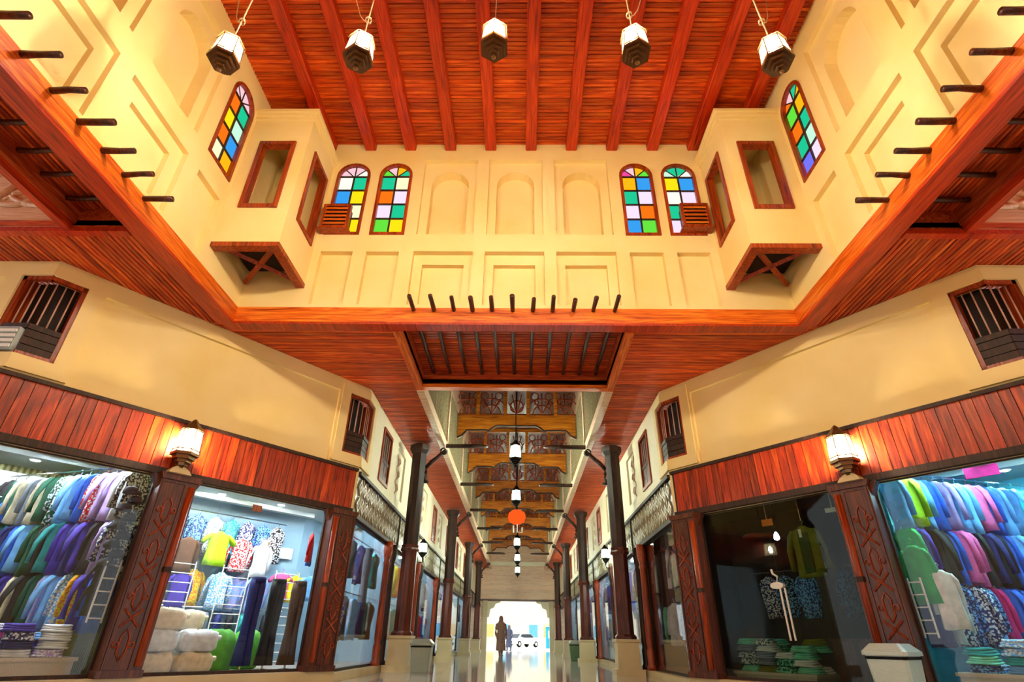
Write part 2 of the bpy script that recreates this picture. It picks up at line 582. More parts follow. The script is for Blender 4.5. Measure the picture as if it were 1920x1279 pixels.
# ---- raised roof over the front passage
for s, nm in ((-1, 'wall_clerestory_left'), (1, 'wall_clerestory_right')):
    mb = MB()
    mb.box(*sorted((s*(XO+.06), s*(XO+.16))), YO2+.16, YEND, ZS+.1, ZR)
    cw = structure(nm, mb, W_PALE, 'raised lattice side wall over the passage')
    mb = MB()
    mb.box(*sorted((s*(XO-.01), s*(XO+.14))), YO2+.16, YEND, 4.92, 5.12)
    mb.build('edge_beam', W_PALE, cw)
    mb = MB()
    mb.box(*sorted((s*XO, s*(XO+.08))), YO2+.16, YEND, 6.72, 6.9)
    mb.build('upper_rail', W_PALE, cw)
    pan = MB()
    for k in range(-16, 34):                         # crossing slats of one lattice panel, 3.6 m by 1.6 m
        for sgn in (-1, 1):
            x0 = k*.14
            z0, z1 = 0.0, 1.6
            a0, a1 = x0, x0 + sgn*1.6
            if sgn < 0:
                a0, a1 = x0 + 1.6, x0
            t0, t1 = 0.0, 1.0
            for lim in (0.0, 3.6):
                pass
            lo, hi = min(a0, a1), max(a0, a1)
            if hi < 0 or lo > 3.6:
                continue
            f0 = (max(lo, 0) - lo)/1.6
            f1 = (min(hi, 3.6) - lo)/1.6
            if sgn > 0:
                pA, pB = (lo + f0*1.6, f0*1.6), (lo + f1*1.6, f1*1.6)
            else:
                pA, pB = (lo + f0*1.6, 1.6 - f0*1.6), (lo + f1*1.6, 1.6 - f1*1.6)
            if abs(pA[0]-pB[0]) < .05:
                continue
            d = Vector((pB[0]-pA[0], pB[1]-pA[1])).normalized()*1
            q = Vector((-d.y, d.x))*.018
            yo = .012*sgn
            poly = [(pA[0]-q.x, pA[1]-q.y), (pB[0]-q.x, pB[1]-q.y), (pB[0]+q.x, pB[1]+q.y), (pA[0]+q.x, pA[1]+q.y)]
            pan.prism(poly, yo-.012, yo+.012)
    for v in range(len(pan.v)):
        x, yv, z = pan.v[v]
        pan.v[v] = (s*(XO+.035) + s*yv, x, z)
    pme = pan.mesh('lattice_panel')
    yy = YO2 + .25
    while yy < YEND - 3.5:
        o = obj('lattice_panel', pme, W_LATT, cw, (0, yy, 5.12), kind='stuff')
        MB().box(*sorted((s*(XO-.02), s*(XO+.1))), yy+3.62, yy+3.82, 5.12, ZR).build('post', W_PALE, cw)
        yy += 3.9
mb = MB().box(-XO-.2, XO+.2, YO2+.16, YEND+.1, ZR, ZR+.1)
mb.box(-XO-.2, XO+.2, YO2+.06, YO2+.16, ZS+.1, ZR+.1)
croof = structure('ceiling_raised', mb, W_COL, 'dark timber roof raised over the passage')

# ---- raised roofs over the side passages with scroll relief
for s, nm in ((-1, 'left'), (1, 'right')):
    mb = MB()
    mb.box(*sorted((s*SX2, s*12)), SY1-.1, SY2+.16, ZR, ZR+.1)
    mb.box(*sorted((s*SX2, s*(SX2-.06))), SY1-.1, SY2+.1, zr+.03, ZR+.1)
    mb.box(*sorted((s*SX2, s*12)), SY1-.12, SY1, ZS, ZR)
    structure('ceiling_side_%s' % nm, mb, W_SOFX)
    mb = MB().box(*sorted((s*(SX2), s*12)), SY2+.06, SY2+.16, ZS, ZR)
    cw = structure('wall_clerestory_side_%s' % nm, mb, W_PALE, 'pale boarded wall with scroll relief seen through the side opening')
    for i, (z0, z1) in enumerate(((5.0, 5.11), (5.115, 5.22), (5.225, 5.33))):
        MB().box(*sorted((s*SX2, s*11.9)), SY2+.015+.006*i, SY2+.06, z0, z1).build('board', W_PALE, cw)
    # ribbons of relief
    def ribbon(pts, r=.035):
        q = []
        for i in range(len(pts)-1):
            p0, p1, p2, p3 = [Vector((*pts[max(0, min(len(pts)-1, i+j))], 0)) for j in (-1, 0, 1, 2)]
            for k in range(6):
                t = k/6
                c = .5*((2*p1) + (-p0+p2)*t + (2*p0-5*p1+4*p2-p3)*t*t + (-p0+3*p1-3*p2+p3)*t**3)
                q.append((s*c.x, SY2+.05, c.y))
        q.append((s*pts[-1][0], SY2+.05, pts[-1][1]))
        MB().tube(q, r, 8).build('scroll_relief', W_PALE, cw, True)
    ribbon([(7.5, 5.55), (6.9, 5.42), (6.55, 5.75), (6.62, 6.3), (6.5, 6.9)], .05)
    ribbon([(6.75, 5.45), (6.4, 5.40), (6.18, 5.52), (6.3, 5.66), (6.5, 5.55), (6.2, 5.40), (5.95, 5.43)], .04)
    ribbon([(6.2, 5.4), (5.95, 5.38), (5.72, 5.48), (5.85, 5.62), (6.02, 5.52), (5.75, 5.38), (5.5, 5.42)], .04)
    ribbon([(6.6, 5.5), (6.2, 5.8), (5.8, 6.1), (5.5, 6.4)], .018)
    ribbon([(6.9, 5.9), (6.4, 6.35), (5.9, 6.7)], .018)

# ------------------------------------------------------------------ lower walls
def frame_outer(side):
    return Matrix(((side, 0, 0, side*A2.x), (0, 1, 0, A2.y), (0, 0, 1, 0), (0, 0, 0, 1)))
def frame_diag_rev(side):
    return frame_diag(side) @ Matrix(((-1, 0, 0, LD), (0, 1, 0, 0), (0, 0, 1, 0), (0, 0, 0, 1)))
def frame_cor(side):
    return frame_side(side, XW) @ Matrix.Translation((B2.y, 0, 0))
DARKIN = plain('dark_interior', S(26, 10, 6), 0.7)  # near-black stands in for shade inside corner windows and oriels
GREYU = plain('grey_louvre', S(150, 158, 160), 0.5)
PINKB = plain('pale_rod', S(214, 170, 150), 0.4)
W1A, W1B, WZ0, WZ1 = .40, .40, 3.60, 4.76
wcount = 0
def next_window():
    global wcount
    wcount += 1
    return 'window_%d' % wcount
def corner_window(side, F1, F2, w1, w2, label, unit):
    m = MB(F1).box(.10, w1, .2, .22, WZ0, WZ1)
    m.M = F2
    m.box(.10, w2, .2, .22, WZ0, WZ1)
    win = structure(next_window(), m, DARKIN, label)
    for F, wd, tagp in ((F1, w1, 'a'), (F2, w2, 'b')):
        m = MB(F)
        m.box(wd-.05, wd, .0, .2, WZ0, WZ1)
        m.box(0, wd, .0, .06, WZ1-.06, WZ1)
        m.box(0, wd, .0, .06, WZ0, WZ0+.05)
        m.build('frame', W_FRAME, win)
        MB(F).box(-.01, wd-.05, .0, .07, WZ0+.36, WZ0+.43).build('middle_rail', W_DARK, win)
        nb = 3 if wd > .3 else 2
        for k in range(nb):
            x = .03 + (wd-.1)*(k+.5)/nb
            MB(F).tube([(x, .05, WZ0+.43), (x, .05, WZ1-.06)], .009, 8).build('rod', PINKB, win, True)
        if F is F2 and unit:
            m = MB(F)
            m.box(.02, wd-.07, -.06, .1, WZ0+.02, WZ0+.34)
            u = m.build('louvre_unit', GREYU, win)
            for k in range(4):
                MB(F).box(.03, wd-.08, -.075, -.06, WZ0+.05+.07*k, WZ0+.09+.07*k).build('slat', WHITE, u)
        else:
            for k in range(3):
                MB(F).box(.0, wd-.05, .015, .045, WZ0+.05+.105*k, WZ0+.145+.105*k).build('shutter_board', W_DARK, win)
    # proud plaster surround
    m = MB()
    for F, wd in ((F1, w1), (F2, w2)):
        m.M = F
        m.box(wd, wd+.18, -.03, .02, 3.42, 4.94)
        m.box(-.015, wd, -.03, .02, WZ1, 4.94)
        m.box(-.015, wd, -.03, .02, 3.42, WZ0)
        m.box(-.02, wd+.2, -.045, .02, 3.40, 3.44)
    m.build('surround', CREAM, win)
for side, nm in ((-1, 'left'), (1, 'right')):
    FD = frame_diag(side)
    mb = MB(FD)
    zl = 2.55
    panel_face(mb, rect(W1A, LD-.45, zl, ZS), [H(rect(.62, LD-.68, 3.40, 4.75), .05)], 0)
    for x0, x1 in ((0, W1A), (LD-.45, LD)):
        mb.add([(x0, 0, zl), (x1, 0, zl), (x1, 0, WZ0), (x0, 0, WZ0)], [(0, 1, 2, 3)])
        mb.add([(x0, 0, WZ1), (x1, 0, WZ1), (x1, 0, ZS), (x0, 0, ZS)], [(0, 1, 2, 3)])
        for z in (WZ0, WZ1):
            mb.add([(x0, 0, z), (x1, 0, z), (x1, .2, z), (x0, .2, z)], [(0, 1, 2, 3)])
    mb.box(W1A, LD-.45, .06, .12, zl, ZS)                     # thickness
    mb.box(0, LD, 0, .12, zl-.02, zl)
    structure('wall_diagonal_%s' % nm, mb, CREAM, 'slanting cream plaster wall above the %s shop front' % nm)
    # wall of the side passage and of the long passage
    mb = MB(frame_outer(side))
    panel_face(mb, rect(W1B, 6.0, 0, ZS), [H(rect(W1B+.25, 5.5, 3.4, 4.75), .05)], 0)
    mb.box(0, W1B, 0, .02, 0, WZ0)
    mb.box(0, W1B, 0, .02, WZ1, ZS)
    structure('wall_side_passage_%s' % nm, mb, CREAM)
    mb = MB(frame_side(side, XW))
    hs = []
    for k in range(7):
        yc = 11.7 + 3.9*k
        hs.append(H(rect(yc-.42, yc+.42, 3.55, 4.72), .14))
        if yc + 2.4 < YEND:
            hs.append(H(rect(yc+1.15, yc+2.15, 3.62, 4.75), .05))
    panel_face(mb, rect(B2.y+.42, YEND, 3.25, ZS), hs, 0)
    mb.box(B2.y, B2.y+.42, 0, .02, 3.25, WZ0)
    mb.box(B2.y, B2.y+.42, 0, .02, WZ1, ZS)
    structure('wall_passage_%s' % nm, mb, CREAM2, 'pale plaster upper wall of the passage on the %s' % nm)
    corner_window(side, FD, frame_outer(side), W1A, W1B, 'barred dark corner window high on the %s, nearest the camera' % nm, side < 0)
    corner_window(side, frame_diag_rev(side), frame_cor(side), .45, .42, 'barred dark corner window on the %s where the passage begins' % nm, False)
    # passage windows
    for k in range(7):
        yc = 11.7 + 3.9*k
        F = frame_side(side, XW)
        win = structure(next_window(), MB(F).ring(rect(yc-.42, yc+.42, 3.55, 4.72), rect(yc-.35, yc+.35, 3.62, 4.65), -.03, .1), W_FRAME,
                        'dark shuttered passage window, number %d along the %s wall' % (k+1, nm))
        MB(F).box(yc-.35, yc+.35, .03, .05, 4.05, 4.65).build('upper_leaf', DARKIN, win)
        if k < 4:
            for q in range(4):
                MB(F).tube([(yc-.27+.18*q, .01, 4.08), (yc-.27+.18*q, .01, 4.62)], .012, 6).build('rod', PINKB, win, True)
        MB(F).box(yc-.36, yc+.36, -.01, .06, 4.0, 4.07).build('middle_rail', W_DARK, win)
        MB(F).box(yc-.34, yc-.01, .0, .04, 3.62, 4.0).build('shutter', W_COL, win)
        MB(F).box(yc+.01, yc+.34, .0, .04, 3.62, 4.0).build('shutter', W_COL, win)
        if yc + 2.4 < YEND:                              # carved scrolls in the panel beside it
            m = MB(F)
            for q in range(3):
                zc = 3.85 + .33*q
                pts = [(yc+1.65 + .13*cos(a*.6)*(1 - a/16), .045, zc + .13*sin(a*.6)*(1 - a/16)) for a in range(14)]
                m.tube(pts, .016, 6)
                pts = [(yc+1.65 - .2 + .1*sin(a*.5), .045, zc - .15 + .3*a/9) for a in range(10)]
                m.tube(pts, .014, 6)
            m.build('carved_scroll', W_PALE, win, True)
    # lattice sign band over the passage shops
    band = structure('trim_passage_%s' % nm, MB(frame_side(side, XW)).box(B2.y+.05, YEND, .0, .03, 2.56, 3.28), W_SIGN, 'grey lattice band over the passage shops on the %s' % nm)
    m = MB(frame_side(side, XW))
    pl = MB()
    for k in range(13):
        x = .14 + .29*k
        for z in range(2):
            zc = .2 + .32*z
            pl.ring([(x-.13, zc), (x, zc-.15), (x+.13, zc), (x, zc+.15)], [(x-.08, zc), (x, zc-.09), (x+.08, zc), (x, zc+.09)], -.03, 0)
            pl.prism([(x-.04, zc), (x, zc-.05), (x+.04, zc), (x, zc+.05)], -.03, 0)
        pl.box(x+.135, x+.155, -.03, 0, .02, .7)
    for v in range(len(pl.v)):
        x, yv, z = pl.v[v]
        pl.v[v] = (side*(XW + yv), x, z + 2.56)
    plm = pl.mesh('lattice')
    for k in range(7):
        y0 = B2.y + .1 + 3.9*k
        obj('lattice_relief', plm, W_LATT, band, (0, y0, 0), kind='stuff')
        MB(frame_side(side, XW)).box(y0+3.78, y0+3.84, -.06, .0, 2.52, 3.3).build('bracket_post', W_DARK, band)
    MB(frame_side(side, XW)).box(B2.y+.02, YEND, -.06, .04, 3.27, 3.33).build('rail', W_DARK, band)
    MB(frame_side(side, XW)).box(B2.y+.02, YEND, -.07, .04, 2.5, 2.57).build('rail', W_DARK, band)

    # wooden board fascia over the corner shops
    fas = structure('trim_shop_%s' % nm, MB(FD).box(-.05, LD-.06, -.03, 0, 2.60, 3.34), W_DARK, 'red brown board fascia over the %s shop front' % nm)
    x = -.04
    rnd = random.Random(side+5)
    while x < LD - .2:
        wd = rnd.uniform(.115, .15)
        x1 = min(x + wd, LD-.07)
        MB(FD).prism([(x+.004, 2.62), (x1-.004, 2.62), (x1-.004, 3.3), (x+.004, 3.3)], -.055-rnd.uniform(0, .004), -.03).build('board', W_SHOP, fas)
        x = x1
    MB(FD).box(-.06, LD-.05, -.09, .0, 3.30, 3.35).build('top_moulding', W_DARK, fas)
    MB(FD).box(-.06, LD-.05, -.085, .0, 2.54, 2.63).build('bottom_moulding', W_DARK, fas)
    MB(FD).box(LD-.06, LD+.0, -.02, .1, 2.5, 3.36).build('end_block', CREAM, fas)

    # stone plinth of the shops
    mb = MB(FD).box(-.3, LD+.02, -.16, .1, 0, .15)
    mb.M = frame_side(side, XW)
    mb.box(B2.y-.02, YEND, -.12, .1, 0, .12)
    structure('baseboard_%s' % nm, mb, STONE, 'cream stone plinth under the %s shop fronts' % nm)

# rear half of the hall, behind the camera
mb = MB()
for s in (-1, 1):
    a, b = Vector((s*A2.x, 2*CY - A2.y)), Vector((s*B2.x, 2*CY - B2.y))
    mb.add([(a.x, a.y, 0), (b.x, b.y, 0), (b.x, b.y, ZS), (a.x, a.y, ZS)], [(0, 1, 2, 3)])
    mb.add([(a.x, a.y, 0), (s*12, a.y, 0), (s*12, a.y, ZS), (a.x, a.y, ZS)], [(0, 1, 2, 3)])
    mb.add([(b.x, b.y, 0), (b.x, -8, 0), (b.x, -8, ZS), (b.x, b.y, ZS)], [(0, 1, 2, 3)])
structure('wall_rear', mb, CREAM)

# ------------------------------------------------------------------ far end of the passage
mb = MB()
dx0, dx1, dz = -2.03, 2.1, 2.95
for x0, x1, z0, z1 in ((-XW-.6, dx0, 0, ZR), (dx1, XW+.6, 0, ZR), (dx0, dx1, 3.02, ZR)):
    mb.box(x0, x1, YEND, YEND+.3, z0, z1)
endw = structure('wall_end', mb, W_PALE, 'pale boarded end wall above the bright doorway')
for k in range(7):
    MB().box(-XW, XW, YEND-.03, YEND, 3.06 + .29*k, 3.06 + .29*k + .275).build('board', W_END, endw)
MB().box(-XW, XW, YEND-.15, YEND, 5.15, 5.4).build('cross_beam', CREAM2, endw)
MB().box(-XW, XW, YEND-.06, YEND, 2.93, 3.05).build('lintel', W_COL, endw)
for s, xx in ((1, dx0), (-1, dx1)):
    poly = [(xx, dz), (xx + s*.9, dz), (xx + s*.8, dz-.12), (xx + s*.55, dz-.16), (xx + s*.45, dz-.4), (xx + s*.2, dz-.5), (xx + s*.12, dz-.95), (xx, dz-1.0)]
    MB().prism(poly, YEND+.02, YEND+.16).build('corner_bracket', CREAM2, endw)
    MB().box(*sorted((xx, xx - s*.3)), YEND-.2, YEND+.02, 0, 2.95).build('door_post', STONE, endw)
structure('ground', MB().add([(-60, YEND+.4, -.01), (60, YEND+.4, -.01), (60, 130, -.01), (-60, 130, -.01)], [(0, 1, 2, 3)]), plain('pale_paving', S(226, 222, 212), 0.7), 'pale sunlit paving outside the doorway')

# ------------------------------------------------------------------ trusses in the raised roof
def arc(cx, cz, r, a0, a1, n=8, y=0):
    return [(cx + r*cos(a0 + (a1-a0)*k/n), y, cz + r*sin(a0 + (a1-a0)*k/n)) for k in range(n+1)]
def make_truss():
    t = thing('roof_truss', '', 'truss', (0, 0, 0), 0, 'carved roof trusses over the passage')
    hw = XO - .02
    low = [(-hw, 5.92), (-1.62, 6.0), (-1.5, 6.16), (-.92, 6.16), (-.84, 6.12), (-.74, 6.22), (-.6, 6.3), (.6, 6.3), (.74, 6.22), (.84, 6.12), (.92, 6.16), (1.5, 6.16), (1.62, 6.0), (hw, 5.92)]
    MB().prism(low + [(hw, 6.66), (-hw, 6.66)], -.05, .05).build('beam', W_TRUSS, t)
    m = MB()
    for p, q in zip(low, low[1:]):
        m.tube([(p[0], -.06, p[1]), (q[0], -.06, q[1])], .028, 6)
    m.build('edge_moulding', W_DARK, t)
    MB().box(-hw, hw, -.04, .04, 7.5, 7.64).build('top_rail', W_TRUSS, t)
    for x in (-1.2, -.35, .35, 1.2):
        MB().box(x-.05, x+.05, -.035, .035, 6.66, 7.5).build('upright', W_TRUSS, t)
    m = MB()
    for s in (-1, 1):
        for cx in (.78, 1.48):
            for k in range(5):
                a = pi*k/4
                m.tube([(s*cx, 0, 6.7), (s*(cx + .36*cos(a)), 0, 6.7 + .7*sin(a))], .022, 6)
            m.tube([(s*p[0], p[1], p[2]) for p in arc(cx, 6.72, .28, 0, pi)], .024, 6)
            m.tube([(s*p[0], p[1], p[2]) for p in arc(cx, 6.72, .5, .3, pi-.3)], .024, 6)
            for q in (-.22, .22):
                m.tube([(s*p[0], p[1], p[2]) for p in arc(cx+q, 7.3, .12, 0, 2*pi, 10)], .02, 6)
                m.tube([(s*p[0], p[1], p[2]) for p in arc(cx+q*.8, 7.08, .07, 0, 2*pi, 8)], .016, 6)
    for k in range(7):
        a = pi*k/6
        m.tube([(0, 0, 6.7), (.3*cos(a), 0, 6.7 + .75*sin(a))], .02, 6)
    m.tube(arc(0, 6.95, .2, 0, 2*pi, 14), .024, 6)
    m.build('openwork_carving', W_FRAME, t, True)
    return t
tr = make_truss()
TR_Y = [15.5 + 3.9*k for k in range(7)]
for k, yy in enumerate(TR_Y):
    lab = 'carved amber timber roof truss over the passage, %s from the hall' % ('nearest', 'second', 'third', 'fourth', 'fifth', 'sixth', 'farthest')[k]
    if k == 0:
        tr.location = (0, yy, 0)
        tr['label'] = lab
    else:
        dup(tr, (0, yy, 0), 0, lab)

# ------------------------------------------------------------------ passage columns
def make_column():
    t = thing('timber_column', '', 'column', (0, 0, 0), 0, 'timber columns along the passage')
    MB().box(-.3, .3, -.3, .3, 0, .12).build('plinth', STONE, t)
    m = MB()
    m.loft([[(-a, -a, z), (a, -a, z), (a, a, z), (-a, a, z)] for a, z in ((.24, .12), (.23, .6), (.26, .62), (.26, .67))])
    m.build('pedestal', STONE, t)
    def octa(a, z, c=.35):
        k = a*c
        return [(a, -k, z), (a, k, z), (k, a, z), (-k, a, z), (-a, k, z), (-a, -k, z), (-k, -a, z), (k, -a, z)]
    MB().loft([octa(.22, .67), octa(.22, .72), octa(.185, .76)]).build('base_moulding', W_COL, t)
    MB().loft([octa(.175, .76), octa(.165, 2.3), octa(.17, 2.38)]).build('lower_shaft', W_COL, t)
    MB().loft([octa(.2, 2.38), octa(.21, 2.42), octa(.19, 2.46), octa(.2, 2.52)]).build('collar', W_COL, t)
    MB().loft([octa(.17, 2.52), octa(.17, 4.7)]).build('upper_shaft', W_DARK, t)
    MB().loft([octa(.18, 4.7), octa(.24, 4.8), octa(.24, 4.92)]).build('capital', W_DARK, t)
    # scroll bracket towards the middle of the passage (local +x)
    pts = [(.15, 0, 4.02), (.22, 0, 4.12), (.19, 0, 4.25), (.2, 0, 4.38), (.32, 0, 4.52), (.44, 0, 4.62), (.56, 0, 4.74), (.66, 0, 4.84)]
    m = MB().tube(pts, [.03, .045, .045, .05, .055, .05, .045, .04], 8)
    m.tube(arc(.60, 4.80, .075, .3, .3-1.7*pi, 12), [.04 - .0018*k for k in range(13)], 8)
    m.box(.12, .28, -.03, .03, 3.98, 4.04)
    m.build('scroll_bracket', W_DARK, t, True)
    return t
c0 = make_column()
first = True
for k, yy in enumerate((13.24, 21.05, 28.6, 36.0)):
    for s, nm in ((-1, 'left'), (1, 'right')):
        lab = 'dark octagonal timber column on cream pedestal, %s on the %s of the passage' % (('nearest', 'second', 'third', 'farthest')[k], nm)
        if first:
            first = False
            c0.location, c0.rotation_euler, c0['label'] = (s*2.43, yy, 0), (0, 0, 0 if s < 0 else pi), lab
        else:
            dup(c0, (s*2.43, yy, 0), 0 if s < 0 else pi, lab)
# log arms on the edge beam
am = MB().tube([(-.05, 0, 0), (.75, 0, .0), (.95, 0, -.005), (1.04, 0, -.012), (1.08, 0, -.015)], [.055, .055, .052, .042, .015], 10).mesh('log_arm', True)
for k in range(6):
    yy = 13.4 + 3.87*k
    for s, nm in ((-1, 'left'), (1, 'right')):
        o = obj('log_arm', am, W_DARK, None, (s*1.80, yy, 4.985), 0 if s < 0 else pi)
        tag(o, 'dark round log arm jutting from the %s roof edge, %s from the hall' % (nm, ('first', 'second', 'third', 'fourth', 'fifth', 'sixth')[k]), 'roof bracket', 'log arms along the raised roof')

# ------------------------------------------------------------------ stained glass windows
PC = {'w': S(238, 246, 226), 't': S(30, 190, 140), 'b': S(52, 150, 226), 'y': S(250, 216, 20), 'o': S(240, 112, 20), 'l': S(232, 214, 244),
      'g': S(96, 214, 60), 'a': S(250, 176, 20), 'm': S(190, 240, 210), 'c': S(240, 236, 190), 'p': S(236, 190, 200), 'v': S(110, 110, 236), 'k': S(226, 70, 150)}
PM = {k: emit('stained_pane_%s' % k, c, 0.85, 0.0, False) for k, c in PC.items()}  # panes emit on their own, in place of daylight from behind
def stained_window(F, x0, x1, z0, z1, fan, rows, label):
    r = (x1-x0)/2
    fw = .055
    win = structure(next_window(), MB(F).ring(arch(x0, x1, z0, z1), arch(x0+fw, x1-fw, z0+fw, z1-fw), -.02, .1), W_FRAME, label)
    xc, zs = (x0+x1)/2, z1 - r
    ri = r - fw
    zb = z0 + fw
    nrow = len(rows)
    hh = (zs - zb)/nrow
    g = .014
    m = MB(F)
    m.box(xc-g, xc+g, .02, .07, zb, zs)
    for k in range(1, nrow+1):
        m.box(x0+fw, x1-fw, .02, .07, zb+hh*k-g, zb+hh*k+g)
    m.build('glazing_bars', W_DARK, win)
    for k, row in enumerate(rows):                       # rows from the top
        za = zs - hh*(k+1)
        for j, c in enumerate(row):
            if c == '-':
                continue
            xa = x0+fw if j == 0 else xc+g
            xb = xc-g if j == 0 else x1-fw
            MB(F).box(xa, xb, .045, .055, za+g, za+hh-g).build('pane', PM[c], win)
    nf = len(fan)
    for k, c in enumerate(fan):                          # fan from left to right
        a1, a0 = pi - pi*k/nf - .05, pi - pi*(k+1)/nf + .05
        poly = [(xc + .035*cos((a0+a1)/2), zs + g + .035*sin((a0+a1)/2))] + [(xc + ri*cos(a0+(a1-a0)*q/5), max(zs+g, zs + ri*sin(a0+(a1-a0)*q/5))) for q in range(6)]
        MB(F).prism(poly, .045, .055).build('pane', PM[c], win)
        if k:
            a = pi - pi*k/nf
            MB(F).tube([(xc, .045, zs), (xc + ri*cos(a), .045, zs + ri*sin(a))], .013, 6).build('fan_bar', W_DARK, win)
    return win
FF = frame_front()
stained_window(FF, *WIN_FRONT[0], 6.82, 8.58, 'pppw', ['wt', 'by', 'bc', 'gy'], 'stained glass arched window, leftmost on the front wall, with a wooden louvre box')
stained_window(FF, *WIN_FRONT[1], 6.82, 8.58, 'gpat', ['tc', 'ol', 'lt', 'gy'], 'stained glass arched window, second from left on the front wall')
stained_window(FF, *WIN_FRONT[2], 6.82, 8.58, 'kpag', ['ab', 'tl', 'lo', 'bg'], 'stained glass arched window, third from left on the front wall')
stained_window(FF, *WIN_FRONT[3], 6.82, 8.58, 'mttw', ['yb', 'wl', 'to', 'lb'], 'stained glass arched window, rightmost on the front wall, with a wooden louvre box')
stained_window(frame_side(-1, XA), *WIN_SIDE, 6.87, 8.68, 'pppp', ['ot', 'ym', 'ob', 'ca'], 'stained glass arched window on the left wall under the lantern')
stained_window(frame_side(1, XA), *WIN_SIDE, 6.87, 8.68, 'atpo', ['ag', 'to', 'mt', 'lv'], 'stained glass arched window on the right wall under the lantern')
for x0, x1, z0, lab in ((-3.42, -2.93, 6.86, 'reddish wooden louvre box in the leftmost stained glass window'), (2.93, 3.42, 6.90, 'reddish wooden louvre box in the rightmost stained glass window')):
    t = thing('louvre_box', lab, 'louvre box', ((x0+x1)/2, YF-.02, z0), 0, 'louvre boxes in the stained windows')
    hw = (x1-x0)/2
    MB().box(-hw+.03, hw-.03, -.1, .14, .03, .5).build('body', W_DARK, t)
    MB().ring(rect(-hw, hw, 0, .54), rect(-hw+.05, hw-.05, .05, .49), -.14, -.06).build('front_frame', W_FRAME, t)
    for k in range(5):
        MB().box(-hw+.05, hw-.05, -.15, -.13, .07+.086*k, .12+.086*k, Matrix.Rotation(-.5, 3, 'X')).build('slat', W_FASX, t)
    MB().box(-hw-.03, hw+.03, -.16, .06, -.03, 0).build('sill', W_FRAME, t)

# ------------------------------------------------------------------ corner oriels
for s, nm in ((-1, 'left'), (1, 'right')):
    t = thing('oriel_box', 'cream corner oriel with framed openings and dark braced underside, on the %s' % nm, 'oriel', (s*XA, YF, 5.70), 0)
    w_, d_, h_ = 1.02, 1.085, 2.96          # inward size, size along the wall, height
    def X(a): return -s*a                    # distance from the side wall -> local x
    # front face (towards the camera) at local y=-d_, with an opening
    Ff = Matrix(((-s, 0, 0, 0), (0, 1, 0, -d_), (0, 0, 1, 0), (0, 0, 0, 1)))
    Fi = Matrix(((0, s, 0, -s*w_), (1, 0, 0, -d_), (0, 0, 1, 0), (0, 0, 0, 1)))
    m = MB(Ff)
    panel_face(m, rect(0, w_, 0, h_), [H(rect(.27, .78, .78, 2.16), .09, back=False)], 0)
    m.M = Fi
    panel_face(m, rect(0, d_, 0, h_), [H(rect(.33, .9, .80, 2.26), .09, back=False)], 0)
    m.M = None
    m.add([(X(0), -d_+.09, .0), (X(w_-.09), -d_+.09, .0), (X(w_-.09), -d_+.09, .7), (X(0), -d_+.09, .7)], [(0, 1, 2, 3)])
    m.box(*sorted((X(.02), X(w_-.02))), -d_+.02, -.01, .62, .66)
    m.build('shell', CREAM, t)
    MB().box(*sorted((X(.0), X(w_-.0))), -d_, -.0, h_-.02, h_).build('lid', CREAM, t)
    for q, (F, x0, x1, z0, z1) in enumerate(((Ff, .27, .78, .78, 2.16), (Fi, .33, .9, .80, 2.26))):
        MB(F).ring(rect(x0-.05, x1+.05, z0-.05, z1+.05), rect(x0+.02, x1-.02, z0+.02, z1-.02), -.03, .1).build('opening_frame', W_FRAME, t)
    # cornice on two faces
    m = MB(Ff)
    for a, z0, z1 in ((.03, h_-.2, h_-.13), (.055, h_-.13, h_-.06), (.085, h_-.06, h_+.0)):
        m.box(0, w_+a, -a, 0, z0, z1)
    m.M = Fi
    for a, z0, z1 in ((.03, h_-.2, h_-.13), (.055, h_-.13, h_-.06), (.085, h_-.06, h_+.0)):
        m.box(0, d_, -a, 0, z0, z1)
    m.build('cornice', CREAM, t)
    m = MB(Matrix(((-s, 0, 0, 0), (0, 1, 0, 0), (0, 0, 1, 0), (0, 0, 0, 1))))
    m.box(0, w_+.01, -d_-.01, -d_+.13, -.03, .05)
    m.box(w_-.13, w_+.01, -d_+.13, 0, -.03, .05)
    m.build('bottom_frame', W_FRAME, t)
    for p, q in (((.05, -d_+.05), (w_-.05, -.05)), ((.05, -.05), (w_-.05, -d_+.05))):
        a, b = Vector((X(p[0]), p[1], .05)), Vector((X(q[0]), q[1], .05))
        MB().tube([a, b], .045, 4).build('brace', W_FRAME, t)
    MB().box(*sorted((X(.03), X(w_-.03))), -d_+.03, -.02, .3, .33).build('shade_sheet', DARKIN, t)  # dark sheet added for the shade in the open underside

